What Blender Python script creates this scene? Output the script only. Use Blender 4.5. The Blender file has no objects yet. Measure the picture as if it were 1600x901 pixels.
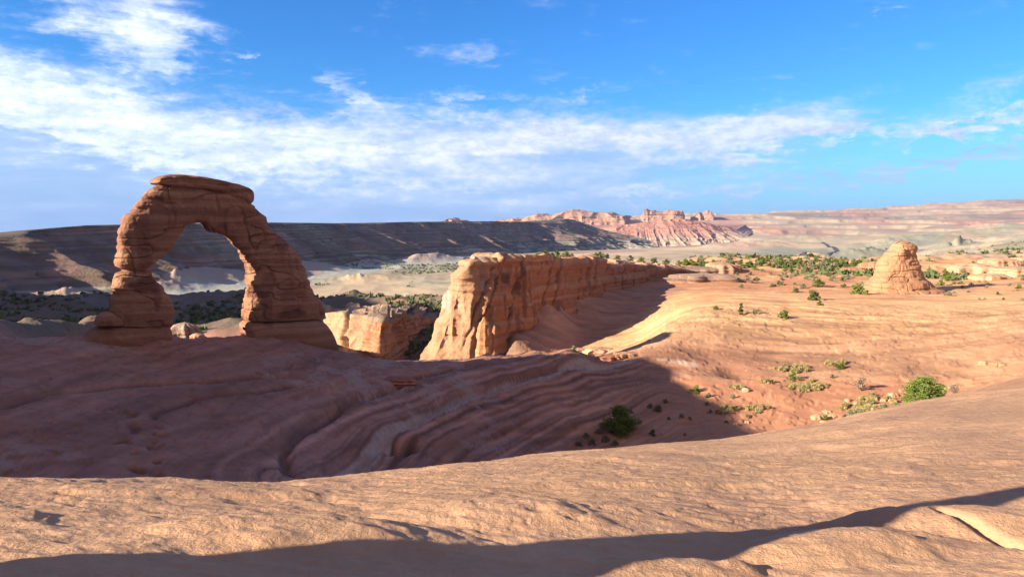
import bpy, math, random
import numpy as np
R = math.radians
scene = bpy.context.scene
COL = scene.collection

# ------------------------------------------------------------------ camera
F = 1150.0                      # focal length in photo pixels (1600 wide)
TILT = math.atan(105.5/F)
cam_d = bpy.data.cameras.new('camera'); cam = bpy.data.objects.new('camera', cam_d)
COL.objects.link(cam)
cam_d.sensor_width = 36.0; cam_d.lens = 36.0*F/1600.0
cam_d.clip_start = 0.1; cam_d.clip_end = 120000
cam.location = (0, 0, 0); cam.rotation_euler = (math.pi/2 - TILT, 0, 0)
scene.camera = cam

# ------------------------------------------------------------------ light
SUN_A, SUN_E = R(24), R(19)     # light travels towards +x, a little away (+y)
L = np.array([math.cos(SUN_A)*math.cos(SUN_E), math.sin(SUN_A)*math.cos(SUN_E), -math.sin(SUN_E)])
sd = bpy.data.lights.new('sun', 'SUN'); sun = bpy.data.objects.new('sun', sd); COL.objects.link(sun)
sd.energy = 5.0; sd.angle = R(0.5); sd.color = (1.0, 0.86, 0.68)
from mathutils import Vector
sun.rotation_euler = Vector(-L).to_track_quat('Z', 'Y').to_euler()
vs = scene.view_settings
vs.view_transform = 'Standard'; vs.look = 'None'; vs.gamma = 1; vs.use_curve_mapping = False
vs.exposure = 1.3
scene.cycles.max_bounces = 5

def ray(px, py):
    u = (px-800)/F; v = (450.5-py)/F
    return np.array([u, math.cos(TILT)+v*math.sin(TILT), -math.sin(TILT)+v*math.cos(TILT)])
def pt(px, py, d):              # point at forward distance d seen at photo position px, py
    r = ray(px, py); return r*(d/r[1])
def xy(px, d):
    return np.array([(px-800)/F*d*1.003, d])

# ------------------------------------------------------------------ sky
world = bpy.data.worlds.new('World'); scene.world = world; world.use_nodes = True
nt = world.node_tree; N = nt.nodes; K = nt.links; N.clear()
def nn(t, **k):
    n = N.new(t)
    for a, b in k.items(): setattr(n, a, b)
    return n
def setin(n, i, v):
    if hasattr(v, 'is_output') or isinstance(v, bpy.types.NodeSocket): n.id_data.links.new(v, n.inputs[i])
    else: n.inputs[i].default_value = v
def mth(op, a, b=0.0, c=0.0, clamp=False):
    n = N.new('ShaderNodeMath'); n.operation = op; n.use_clamp = clamp
    setin(n, 0, a); setin(n, 1, b)
    if op in ('MULTIPLY_ADD', 'WRAP'): setin(n, 2, c)
    return n.outputs[0]
def mapr(v, a, b, c=0.0, d=1.0, smooth=True):
    n = N.new('ShaderNodeMapRange'); n.interpolation_type = 'SMOOTHSTEP' if smooth else 'LINEAR'
    n.clamp = True
    setin(n, 0, v); setin(n, 1, a); setin(n, 2, b); setin(n, 3, c); setin(n, 4, d); return n.outputs[0]
def mixc(f, a, b, mode='MIX'):
    n = N.new('ShaderNodeMix'); n.data_type = 'RGBA'; n.blend_type = mode
    setin(n, 0, f); setin(n, 6, a); setin(n, 7, b); return n.outputs[2]
tc = nn('ShaderNodeTexCoord')
sep = nn('ShaderNodeSeparateXYZ'); K.new(tc.outputs['Generated'], sep.inputs[0])
X, Y, Z = sep.outputs
AZ = mth('ARCTAN2', X, Y)                     # compass angle from +Y
EL = mth('ARCSINE', Z)
def azel(px, py):
    r = ray(px, py); r = r/np.linalg.norm(r); return math.atan2(r[0], r[1]), math.asin(r[2])
sky = nn('ShaderNodeTexSky', sky_type='NISHITA'); sky.sun_disc = False
sky.sun_elevation = SUN_E; sky.sun_rotation = math.atan2(-L[0], -L[1])
sky.air_density = 1.0; sky.dust_density = 0.3; sky.ozone_density = 3.0
hsv = nn('ShaderNodeHueSaturation'); hsv.inputs['Saturation'].default_value = 1.15
K.new(sky.outputs[0], hsv.inputs['Color'])
skyc = mixc(1.0, hsv.outputs[0], (0.50, 1.10, 1.75, 1), 'MULTIPLY')
# cloud sheet coordinates : direction divided by height, as a flat cloud layer is seen
hz = mth('ADD', mth('MAXIMUM', Z, 0.0), 0.07)
cu = mth('DIVIDE', X, hz); cv = mth('DIVIDE', Y, hz)
comb = nn('ShaderNodeCombineXYZ'); K.new(cu, comb.inputs[0]); K.new(cv, comb.inputs[1])
def noise(vec, scale, detail=8, rough=0.6, dist=0.0, off=(0, 0, 0), sc=(1, 1, 1), rot=0.0):
    m = nn('ShaderNodeMapping'); K.new(vec, m.inputs[0]); m.inputs[1].default_value = off
    m.inputs[2].default_value = (0, 0, rot); m.inputs[3].default_value = sc
    n = nn('ShaderNodeTexNoise'); K.new(m.outputs[0], n.inputs['Vector'])
    n.inputs['Scale'].default_value = scale; n.inputs['Detail'].default_value = detail
    n.inputs['Roughness'].default_value = rough; n.inputs['Distortion'].default_value = dist
    return n.outputs[0]
ae = nn('ShaderNodeCombineXYZ'); K.new(AZ, ae.inputs[0]); K.new(EL, ae.inputs[1])
n_fine = noise(ae.outputs[0], 26, 9, 0.62, 0.3, (3, 1, 0), (1, 2.3, 1), R(8))
n_wisp = noise(ae.outputs[0], 9, 8, 0.66, 0.6, (7, 5, 0), (1, 3.4, 1), R(-8))
n_puff = noise(ae.outputs[0], 60, 6, 0.6, 0.2, (1, 9, 0), (1, 1.7, 1))
wobx = mth('MULTIPLY', mth('SUBTRACT', n_wisp, 0.5), 0.16)
woby = mth('MULTIPLY', mth('SUBTRACT', n_fine, 0.5), 0.10)
AZw = mth('ADD', AZ, wobx); ELw = mth('ADD', EL, woby)
def blob(px, py, rx, ry, deg=0.0, soft=1.0):
    a, e = azel(px, py); k = 1/F
    ax = mth('SUBTRACT', AZw, a); ey = mth('SUBTRACT', ELw, e)
    c, s = math.cos(R(deg)), math.sin(R(deg))
    p = mth('DIVIDE', mth('ADD', mth('MULTIPLY', ax, c), mth('MULTIPLY', ey, s)), rx*k)
    q = mth('DIVIDE', mth('SUBTRACT', mth('MULTIPLY', ey, c), mth('MULTIPLY', ax, s)), ry*k)
    r2 = mth('ADD', mth('MULTIPLY', p, p), mth('MULTIPLY', q, q))
    return mth('MULTIPLY', mth('EXPONENT', mth('MULTIPLY', r2, -1.0)), soft)
def total(lst):
    o = lst[0]
    for b in lst[1:]: o = mth('ADD', o, b)
    return o
bright = total([blob(225, 20, 95, 55, 0, 1.0), blob(215, 90, 62, 45, 0, 0.9),
    blob(20, 145, 150, 34, -12, 1.25), blob(190, 190, 200, 34, -13, 1.0), blob(390, 218, 190, 36, -4, .85),blob(250, 235, 300, 40, -8, .5),
    blob(560, 145, 62, 20, -25, 1.0), blob(600, 220, 180, 40, 0, .8), blob(700, 260, 240, 50, 0, .6),
    blob(830, 200, 150, 30, 5, .75), blob(1000, 215, 180, 34, -3, .7), blob(1120, 235, 120, 34, 8, .85),
    blob(1220, 185, 120, 28, 10, 1.0), blob(1340, 195, 110, 18, 2, .8),
    blob(1540, 145, 75, 20, 25, .75), blob(1490, 200, 120, 8, 12, .9), blob(1640, 165, 80, 20, 15, .6),
    blob(745, 90, 40, 20, 30, .38), blob(850, 112, 45, 16, 15, .36), blob(710, 145, 60, 10, 5, .6),
    blob(20, 88, 60, 18, -10, .42), blob(370, 82, 18, 6, 0, .45), blob(1405, 6, 22, 7, 10, .5),
    blob(1150, 292, 170, 9, 5, .5), blob(1010, 298, 70, 7, 3, .6), blob(870, 290, 130, 22, 0, .55), blob(900, 150, 35, 9, 5, .55)])
dens = mth('ADD', mth('MULTIPLY', bright, 0.62), mth('MULTIPLY', mth('SUBTRACT', n_fine, 0.5), 0.85))
dens = mth('ADD', dens, mth('MULTIPLY', mth('SUBTRACT', n_puff, 0.5), 0.25))
n_str = noise(ae.outputs[0], 5, 7, 0.6, 0.4, (2, 8, 0), (1, 6.0, 1), R(7))
dens = mth('ADD', dens, mth('MULTIPLY', mth('SUBTRACT', n_str, 0.5), 1.2))
m_bright = mapr(dens, 0.08, 0.95)
veil = total([blob(60, 250, 420, 85, -4, 1.0), blob(350, 280, 380, 70, 0, .9), blob(700, 285, 260, 60, 0, .75),
    blob(860, 310, 220, 28, 0, .5), blob(1120, 235, 260, 40, 3, .45), blob(1500, 248, 150, 9, 12, .8), blob(1230, 285, 160, 12, 6, .6),
    blob(500, 215, 400, 40, 0, .6), blob(-250, 250, 300, 100, 0, .9), blob(900, 215, 200, 50, 0, .5)])
m_veil = mapr(mth('ADD', veil, mth('MULTIPLY', mth('SUBTRACT', n_wisp, 0.5), 0.8)), 0.12, 0.95)
low = mapr(EL, R(0), R(14), 1.0, 0.0)
EL0 = mapr(EL, R(-1), R(9), 0.55, 0.0)
bgsky = mixc(EL0, skyc, (2.6, 4.9, 9.0, 1))
c1 = mixc(mth('MULTIPLY', m_veil, 0.78), bgsky, mixc(mapr(n_str, .35, .65), (3.4, 4.9, 7.9, 1), (5.2, 6.3, 8.8, 1)))
n_str2 = noise(ae.outputs[0], 12, 6, 0.6, 0.4, (4, 3, 0), (1, 3.5, 1), R(9))
shade = mapr(mth('ADD', mth('MULTIPLY', n_puff, .4), mth('MULTIPLY', n_str2, .6)), 0.38, 0.62)
cloudc = mixc(shade, (6.6, 7.6, 9.8, 1), (10.5, 10.8, 11.6, 1))
hot = mapr(AZ, R(-38), R(12), 1.08, 0.78)
cloudc = mixc(1.0, cloudc, hot, 'MULTIPLY')
c2 = mixc(mth('MULTIPLY', m_bright, mapr(n_str, .3, .7, .5, .93)), c1, cloudc)
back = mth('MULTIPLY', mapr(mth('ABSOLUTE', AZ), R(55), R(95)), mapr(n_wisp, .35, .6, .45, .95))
c2 = mixc(back, c2, (3.1, 2.3, 2.0, 1))  # warm pale sky added out of view to warm the shadows
below = mapr(EL, R(-3), R(-0.6))
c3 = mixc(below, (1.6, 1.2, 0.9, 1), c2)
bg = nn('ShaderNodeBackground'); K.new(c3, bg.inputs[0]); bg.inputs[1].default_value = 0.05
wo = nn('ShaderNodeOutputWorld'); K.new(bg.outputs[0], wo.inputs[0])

# ------------------------------------------------------------------ numpy noise
def _h(i, j, k, s):
    h = (i*374761393 + j*668265263 + k*2147483647 + s*974634777) & 0xffffffff
    h = ((h ^ (h >> 13))*1274126177) & 0xffffffff
    h = ((h ^ (h >> 16))*2246822519) & 0xffffffff
    return ((h >> 8) & 0xffff)/65535.0
def n2(x, y, s=0):              # smooth value noise -1..1
    i = np.floor(x).astype(np.int64); j = np.floor(y).astype(np.int64)
    u = x-i; v = y-j; u = u*u*u*(u*(6*u-15)+10); v = v*v*v*(v*(6*v-15)+10)
    a = _h(i, j, 0, s); b = _h(i+1, j, 0, s); c = _h(i, j+1, 0, s); d = _h(i+1, j+1, 0, s)
    return ((a*(1-u)+b*u)*(1-v) + (c*(1-u)+d*u)*v)*2-1
def n3(x, y, z, s=0):
    k = np.floor(z).astype(np.int64); w = z-k; w = w*w*w*(w*(6*w-15)+10)
    i = np.floor(x).astype(np.int64); j = np.floor(y).astype(np.int64)
    u = x-i; v = y-j; u = u*u*u*(u*(6*u-15)+10); v = v*v*v*(v*(6*v-15)+10)
    def pl(kk):
        a = _h(i, j, kk, s); b = _h(i+1, j, kk, s); c = _h(i, j+1, kk, s); d = _h(i+1, j+1, kk, s)
        return (a*(1-u)+b*u)*(1-v) + (c*(1-u)+d*u)*v
    return (pl(k)*(1-w)+pl(k+1)*w)*2-1
def fb2(x, y, oct=4, s=0, g=0.5, ridge=False):
    o = 0; a = 1; t = 0; ca, sa = math.cos(0.7), math.sin(0.7)
    for q in range(oct):
        n = n2(x, y, s+q*17)
        if ridge: n = 1-2*np.abs(n)
        o = o + a*n; t += a; a *= g
        x, y = (x*ca-y*sa)*2.03+5.1, (x*sa+y*ca)*2.03+1.7
    return o/t
def fb3(x, y, z, oct=4, s=0, g=0.5):
    o = 0; a = 1; t = 0
    for q in range(oct):
        o = o + a*n3(x, y, z, s+q*17); t += a; a *= g
        x, y, z = (x*.8-y*.6)*2.03+5.1, (x*.6+y*.8)*2.03+1.7, z*2.03+3.3
    return o/t
def sst(a, b, x):
    t = np.clip((x-a)/(b-a), 0, 1); return t*t*(3-2*t)
def cosi(xs, X, F_):            # smooth 1-D table
    xs = np.asarray(xs, float)
    g = np.linspace(X[0], X[-1], 400); v = np.interp(g, X, F_)
    k = np.hanning(41); k /= k.sum(); v = np.convolve(np.pad(v, 20, 'edge'), k, 'valid')
    return np.interp(xs, g, v)

# ------------------------------------------------------------------ terrain shape
C = []      # control points (x, y, z)
def P(px, py, *ds):
    for d in ds: C.append(pt(px, py, d))
def Q(px, d, z):
    a = xy(px, d); C.append(np.array([a[0], a[1], z]))
for px, py, d in [(-150,532,71),(0,532,73),(120,528,75),(250,524,80),(330,527,84),(390,521,87.5),(450,530,91),(540,562,94),
    (600,566,93),(650,563,93),(700,560,93),(760,554,94),(830,548,96),(890,545,98),
    (-300,560,72),(-300,640,56),(-300,745,45),
    (0,560,66),(0,600,58.5),(0,650,52),(0,700,48),(0,745,45),(120,650,54),(120,600,62),
    (250,560,75),(250,600,65.5),(250,650,57.5),(250,700,51),(250,748,46.5),
    (380,560,77),(380,610,66),(380,660,58),(380,720,51),
    (450,570,77),(450,620,67),(450,680,58),(450,740,51.5),(520,600,73.5),(520,650,67),(520,700,61),(530,740,57),
    (600,600,78),(600,650,70),(600,700,62.5),(600,735,58),
    (700,590,83),(700,630,76),(700,680,69),(700,720,63),
    (800,570,89),(800,610,83),(800,650,77),(800,700,69),
    (900,560,93.5),(900,590,88.5),(900,620,84),(900,655,77),(900,690,71),(970,670,74),
    (1000,560,97),(1000,590,91.5),(1000,620,85),(1050,680,72),
    (1100,640,79.5),(1100,610,85),(1100,580,92),(1100,550,100),(1100,520,107),(1040,542,101),(1040,510,117),(1060,480,134),
    (1200,670,74),(1200,640,79),(1200,600,86.5),(1200,570,93.5),(1200,540,102),(1200,500,114),
    (1300,650,76.5),(1300,610,84),(1300,580,91),(1300,540,102),(1300,500,115),
    (1400,620,81),(1400,590,87),(1400,550,98),(1400,500,115),
    (1500,605,82),(1500,580,87),(1500,540,98),(1500,500,112),(1600,580,80),(1600,540,90),(1600,500,106),
    (1750,560,80),(1750,500,100),(1750,450,150),(1900,450,150),
    (1100,490,118),(1100,460,147),(1100,440,180),(1100,425,215),(1100,412,255),
    (1200,480,126),(1200,450,166),(1200,430,206),(1200,412,258),(1300,480,126),(1300,460,146),(1300,435,190),(1300,415,245),
    (1400,480,126),(1400,460,146),(1400,435,190),(1400,412,255),(1500,480,125),(1500,460,148),(1500,440,185),(1500,415,240),(1500,404,310),
    (1600,470,125),(1600,445,165),(1600,425,215),(1600,405,300),(1750,410,300),
    (850,545,125),(850,520,131),(850,490,137),(850,462,143),(800,545,122),(800,530,124),(900,543,130),(900,520,136),(900,490,145),(900,458,152),
    (950,538,128),(950,520,135),(950,490,147),(950,455,162),(1000,535,120),(1000,520,130),(1000,490,144),(1000,465,160),(1000,443,180)]:
    P(px, py, d)
for px in (-300,-150, 0, 120, 250, 390, 480, 560): Q(px, 100, -25); Q(px, 118, -48); Q(px, 145, -58)
for px in (620, 660, 700): Q(px, 103, -26); Q(px, 118, -46); Q(px, 150, -56); Q(px, 190, -54)
Q(740, 106, -24); Q(760, 118, -27); Q(830, 108, -22.5); Q(900, 110, -22); Q(950, 112, -20.5)
for px in (480, 560, 640): Q(px, 200, -56)
for px in (-300,-150, 0, 150, 330, 450): P(px, 524, 200); P(px, 502, 270); P(px, 480, 345); P(px, 461, 450); Q(px, 560, -80)
for px in (520, 600, 690): P(px, 484, 300); P(px, 472, 370); P(px, 462, 450); Q(px, 560, -80)
for px in (780, 860): Q(px, 165, -14); Q(px, 215, -30); Q(px, 300, -48); Q(px, 480, -80)
Q(980, 240, -18); Q(980, 330, -50)
for px in (1060, 1150, 1250, 1350, 1450): Q(px, 300, -18); Q(px, 360, -36); Q(px, 500, -70); Q(px, 900, -115)
P(1550, 400, 420); P(1650, 398, 420); P(1800, 398, 450); P(1600, 392, 800); P(1520, 396, 900)
for px in (-450, -300, -100, 100, 300, 500, 700, 900): Q(px, 800, -116); Q(px, 1150, -120); Q(px, 1600, -122); Q(px, 2200, -126); Q(px, 2900, -135); Q(px, 4200, -158)
for px in (1050, 1200, 1350): Q(px, 1500, -118); Q(px, 2200, -122); Q(px, 3000, -126)
Q(1050, 4200, -150)
for px in (880, 980, 1080): Q(px, 5300, -160)
for px, py, d in [(1450,395,1900),(1500,384,2500),(1600,372,2600),(1600,384,1500),(1700,370,2500),(1200,362,5200),(1350,360,5000),
    (1500,350,5000),(1600,345,4500),(1700,340,4500),(1200,345,6800),(1300,341,7000),(1450,337,7000),(1600,325,7000),(1750,320,7000),
    (1100,334,8200),(1200,331,8600),(1300,328.5,9000),(1400,323,9600),(1500,316,10200),(1560,314,10200),(1600,310,9600),(1750,302,9500),(1900,300,9500),
    (900,343,7000),(1000,343,7000),(1100,343,7000),(800,345,7000)]: P(px, py, d)
for px in (-400, 0, 300, 600): Q(px, 6000, -170); Q(px, 9000, -190)
for px in (-400, 0, 400, 800, 1000, 1200, 1400, 1600, 1900): Q(px, 16000, -260); Q(px, 26000, -450)
C = np.array(C)
def dom(x, y):
    r = np.hypot(x, y); return np.arctan2(x, y)*2.2, np.log(np.maximum(r, 20))
cu_, cv_ = dom(C[:, 0], C[:, 1])
CC = 0.02
# heights are interpolated as depression (z/r), which is smooth at every distance
cr = np.hypot(C[:, 0], C[:, 1]); val = C[:, 2]/cr
D_ = np.sqrt((cu_[:, None]-cu_[None])**2+(cv_[:, None]-cv_[None])**2+CC**2)
n_ = len(C); A = np.zeros((n_+3, n_+3)); A[:n_, :n_] = D_; A[:n_, n_] = 1; A[:n_, n_+1] = cu_; A[:n_, n_+2] = cv_
A[n_:, :n_] = A[:n_, n_:].T
W = np.linalg.solve(A, np.concatenate([val, [0, 0, 0]]))
def rbf(x, y):
    shp = x.shape; x = x.ravel(); y = y.ravel(); u, v = dom(x, y); o = np.empty_like(x)
    for i in range(0, len(x), 40000):
        a, b = u[i:i+40000], v[i:i+40000]
        d = np.sqrt((a[:, None]-cu_[None])**2+(b[:, None]-cv_[None])**2+CC**2)
        o[i:i+40000] = d@W[:n_]+W[n_]+W[n_+1]*a+W[n_+2]*b
    return (o*np.hypot(x, y)).reshape(shp)
# foreground dome : limb where it hides what is behind
limb = [(-700,735,9),(-200,738,9.5),(0,742,10),(120,745,10),(330,751,10.5),(450,752,11),(560,746,12),(700,733,13.5),(900,709,16),(1050,696,18.5),(1200,680,23),
    (1300,660,27),(1400,637,32),(1480,620,38),(1540,606,46),(1600,588,58),(1750,560,70)]
lz = np.array([pt(*q) for q in limb]); l_az = np.arctan2(lz[:, 0], lz[:, 1]); l_r = np.hypot(lz[:, 0], lz[:, 1]); l_s = -lz[:, 2]/l_r
EYE = 1.7
def mound(x, y, cx, cy, a, b, deg, h, p=2.0):
    c, s = math.cos(R(deg)), math.sin(R(deg))
    u = ((x-cx)*c+(y-cy)*s)/a; v = (-(x-cx)*s+(y-cy)*c)/b
    q = u*u+v*v
    return h*np.sqrt(np.clip(1-q, 0, 1))**p if p != 1 else h*np.clip(1-q, 0, 1)
def fore(x, y):
    az = np.arctan2(x, y); r = np.hypot(x, y)
    az = np.clip(az, l_az[0], l_az[-1])
    D = cosi(az, l_az, l_r); s = cosi(az, l_az, l_s)
    a = s-2*EYE/D; b = EYE/D**2
    z = -EYE-a*r-b*r*r
    back = sst(0.5, -6, y)                       # ground rises gently behind the viewer
    return z*(1-back)+(-1.6-0.03*r)*back
def smax(a, b, k):
    h = np.clip(0.5+0.5*(a-b)/k, 0, 1); return b*(1-h)+a*h+k*h*(1-h)
def lobe(z, x, y, cx, cy, a, b, deg, top, base, k=0.12):
    c, s = math.cos(R(deg)), math.sin(R(deg))
    u = ((x-cx)*c+(y-cy)*s)/a; v = (-(x-cx)*s+(y-cy)*c)/b
    q = np.clip(u*u+v*v, 0, 4)
    m = base+(top-base)*(1-q)
    return np.where(q < 3.9, smax(z, m, k), z)
def terr(z, step, amt):          # terraces along bedding
    f = z/step; t = f-np.floor(f)
    return z+amt*step*(0.25*t/0.8*(t < .8)+(t >= .8)*(0.25+0.75*sst(.8, 1, t))-t)
BANDS = []                       # (polyline in x,y, halfwidth)
def seg_dist(x, y, pts):
    d = np.full(x.shape, 1e9)
    for (x0, y0), (x1, y1) in zip(pts[:-1], pts[1:]):
        dx, dy = x1-x0, y1-y0; t = np.clip(((x-x0)*dx+(y-y0)*dy)/(dx*dx+dy*dy), 0, 1)
        d = np.minimum(d, np.hypot(x-x0-t*dx, y-y0-t*dy))
    return d
def signed(x, y, pts):
    d = np.full(x.shape, 1e9); sg = np.ones(x.shape)
    for (x0, y0), (x1, y1) in zip(pts[:-1], pts[1:]):
        dx, dy = x1-x0, y1-y0; t = np.clip(((x-x0)*dx+(y-y0)*dy)/(dx*dx+dy*dy), 0, 1)
        q = np.hypot(x-x0-t*dx, y-y0-t*dy); cr_ = np.sign(dx*(y-y0)-dy*(x-x0)); m = q < d
        d = np.where(m, q, d); sg = np.where(m, cr_, sg)
    return -d*sg                       # positive towards the middle of the bowl
def bedding(x, y):
    q = signed(x, y, SPINE); return q+.9*n2(x/13, y/13, 140)+.35*n2(x/4, y/4, 141)
def steps(q, at):
    o = 0
    for p, h, w in at: o = o-h*sst(p-w, p+w, q)
    return o
def ground_z(x, y, cell=None, g0=None):
    x = np.asarray(x, float); y = np.asarray(y, float)
    r = np.hypot(x, y)
    if cell is None: cell = 0.004*r
    g = rbf(x, y) if g0 is None else g0.copy()
    # unseen slickrock ridges left of and behind the view, shaped to shade the bowl
    az = np.arctan2(x, y); side = sst(R(60), R(95), np.abs(az))
    g = g*(1-side)+(-14.5)*side*sst(30, 60, r)+g*side*(1-sst(30, 60, r))
    crest = np.interp(y, [-90,-30,60.5,63,68.5,71,73.5,76,80,98,112], [-14,13.5,13.5,4,.5,-.5,-1.2,-3,-9,-13,-16])
    w = np.exp(-(np.abs(x+68)/9.0)**2.6)*(np.abs(y) < 120)
    g = np.where(crest+1.2*n2(x/5, y/5, 700) > g, g*(1-w)+(crest+1.0*n2(x/5, y/5, 700))*w, g)
    dr = seg_dist(x, y, [(-205, 70), (-215, 108)]); w = np.exp(-(dr/20)**3); g = g*(1-w)+w*(16+4*n2(x/12, y/12, 702))  # unseen knoll added to shade the near canyon
    # unseen high ground added left of the view to shade the canyon
    dr = seg_dist(x, y, [(-290, 178), (-330, 260), (-430, 430)]); w = np.exp(-(dr/48)**3)
    g = g*(1-w)+w*(52+6*n2(x/30, y/30, 701))
    mid = sst(30, 60, r)*sst(420, 260, r)
    def fade(lam): return np.clip((lam/(cell+1e-6)-2.5)/3, 0, 1)
    # slickrock undulation and bedding
    bx, by = x+4*n2(x/30, y/30, 5), y+4*n2(x/30, y/30, 6)
    g = g+mid*(0.30*fb2(bx/16, by/16, 3, 11)+0.13*fb2(x/3.2, y/3.2, 4, 12)*fade(3)*(1-.65*sst(90, 100, y)))
    bowlm = mid*sst(135, 120, y)
    zt = g+0.5*n2(x/22, y/22, 77)+0.10*fb2(x/3, y/3, 3, 79)+0.02*y
    bm = mid*sst(103, 96, y)*sst(24, 10, x)
    bk = bm > 0
    if bk.any():
        q = np.zeros(x.shape); q[bk] = bedding(x[bk], y[bk])
        st_ = steps(q, [(-9.5,.45,.35),(-6,.25,.3),(-3.2,.3,.2),(-.9,.45,.25),(1.0,.55,.2),(2.2,.3,.15),(3.6,.4,.2),(5.0,.25,.15),(6.4,.5,.25),(8.2,.3,.2),(10,.4,.25),(12,.3,.2)])
        g = g+bm*(st_*1.25+.16*np.clip(q+10, 0, 22))*(.6+.5*n2(x/9, y/9, 142))
        g = g+bm*(.10*n2(q*1.7, x/14, 143)+.06*n2(q*5, x/9, 144))*sst(-9, -2, q)*fade(.8)
    g = g+bowlm*.3*((terr(zt, 1.15, 0.35)-zt)+(terr(zt, 0.31, 0.6)-zt)*fade(1.2))
    zt2 = g+0.8*n2(x/40, y/40, 78)
    g = g+mid*sst(110, 140, y)*(terr(zt2+.45*fb2(x/7, y/5, 4, 80), .5, .6)-zt2-.45*fb2(x/7, y/5, 4, 80))*.22
    wx, wy = x+6*n2(x/25, y/25, 85), y+3*n2(x/20, y/20, 86)
    ff = fb2(wx/9-wy/14, wy/1.6+wx/9, 4, 87); g = g+mid*sst(85, 105, y)*(.08*sst(.0, .2, ff)+.05*sst(.3, .45, ff)-.06*sst(-.2, -.35, ff))
    ff = fb2(wx/3, wy/3, 4, 88, .6); g = g+bowlm*(.10*sst(.15, .22, ff)-.10*sst(-.22, -.3, ff))
    # cut ledges running round the bowl
    for pts, w, dep in LEDGE:
        dd = seg_dist(x, y, pts); g = g-bowlm*dep*np.exp(-(dd/w)**2)
    # potholes on the shaded bench
    for hx, hy, hr, hd in HOLES: g = g-hd*np.exp(-(((x-hx)/hr)**2+((y-hy)/(hr*1.2))**2))
    # canyon country and valley
    far = sst(180, 320, r)
    can = far*sst(1100, 600, r)*sst(R(14), R(4), az)
    zt3 = g+5*n2(x/90, y/90, 31)
    g = g+can*(5*fb2(x/60, y/60, 5, 21, .55, ridge=True)*fade(40)+(terr(zt3, 9, 0.95)-zt3)*1.0+(terr(zt3, 2.6, 0.8)-zt3)*.8+2.2*fb2(x/12, y/12, 3, 22)*fade(9))
    rgt = far*sst(1500, 700, r)*sst(R(8), R(14), az)
    g = g+rgt*(3.5*fb2(x/40, y/40, 4, 23, ridge=True)*sst(1000, 500, r)+1.2*fb2(x/9, y/9, 3, 24)*fade(9))
    val = sst(900, 1400, r)
    bad = val*sst(9000, 3000, r)*sst(-0.1, 0.5, n2(x/650+3, y/900, 41))
    g = g+bad*20*(fb2(x/210, y/280, 5, 42, 0.58, True)+0.15)*sst(R(4), R(10), az)
    g = g+val*sst(9000, 4000, r)*sst(R(5), R(-1), az)*3*fb2(x/120, y/160, 4, 47, 0.5, True)
    upl = sst(3800, 5500, r)
    g = g+upl*r*(0.0032*fb2(x/1300, y/1700, 6, 43, 0.6, True))*sst(14000, 9500, r)
    zt4 = g+26*fb2(x/700, y/900, 4, 93, .55)
    g = g+upl*(terr(zt4, 38, .95)-zt4)*sst(14000, 10500, r)*.9
    for hx, hy, ha, hb, hd, hh in HILLS:
        m = (np.abs(x-hx) < max(ha, hb)) & (np.abs(y-hy) < max(ha, hb))
        if not m.any(): continue
        X_, Y_ = x[m], y[m]
        c, s = math.cos(R(hd)), math.sin(R(hd)); u = ((X_-hx)*c+(Y_-hy)*s)/ha; v = (-(X_-hx)*s+(Y_-hy)*c)/hb
        q = np.clip(1-np.sqrt(u*u+v*v), 0, 1)
        g[m] += hh*q**1.2*(1+.6*fb2(X_/(ha*.35), Y_/(hb*.35), 4, 55, .5, True))
    # foreground
    f = fore(x, y)
    nf = r < 90
    fx, fy = x+0.3*n2(x/1.3, y/1.3, 90), y+0.3*n2(x/1.3, y/1.3, 91)
    f = f+0.10*sst(2, 9, r)*fb2(x/4.5, y/4.5, 3, 61)*np.clip(r/10, 0.3, 2.5)
    for (cx, cy, a, b, deg, top, base, k) in LOBES: f = lobe(f, x, y, cx, cy, a, b, deg, top, base, k)
    f = f+0.034*fb2(fx/0.9, fy/0.55, 4, 62, .6)+0.022*fb2(x/0.28-y/0.5, y/0.12+x/0.5, 3, 63)*fade(.25)
    pit = sst(0.22, 0.42, fb2(x/0.26+y/.7, y/0.13, 4, 66))*sst(-0.1, 0.45, n2(x/2.3, y/1.7, 68))
    f = f-0.012*pit*fade(.25)
    sc = n2(x/2.6+y/6, y/1.1-x/5, 64); f = f+0.02*np.sign(sc)*sst(0.0, 0.12, np.abs(sc))*fade(.8)
    for pts, w, dep in CRACKS: f = f-dep*np.exp(-(seg_dist(x, y, pts)/w)**2)
    azl = np.clip(az, l_az[0], l_az[-1]); g = g-8*sst(1.0, 0.7, r/cosi(azl, l_az, l_r))
    g = np.where(nf, smax(np.where(nf, f, -999), g, 1.2), g)
    return g
def LINE(*pp): return [tuple(pt(*q)[:2]) for q in pp]
SPINE = LINE((500,800,50),(530,770,53),(548,745,56.3),(565,720,59.5),(600,675,66),(650,640,71.5),(720,612,78.5),(800,592,85),(880,574,91),(950,562,95),(1010,556,98),(1120,580,93),(1200,560,97))
LEDGE = [(LINE((545,748,56),(565,720,59.5),(600,675,66),(650,640,71.5),(720,612,78.5),(800,592,85),(880,574,91),(950,562,95)), 0.55, 0.8),
         (LINE((450,745,51),(440,700,55),(470,665,61),(540,620,71),(640,585,81),(760,563,91)), 0.5, 0.7),
         (LINE((0,650,54),(100,622,60),(220,600,65.5),(330,592,68.5),(450,578,74)), 0.5, 0.6),
         (LINE((240,640,58.5),(300,620,63),(400,605,67),(470,590,72)), 0.5, 0.5)]
rng = random.Random(4)
HOLES = []
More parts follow.
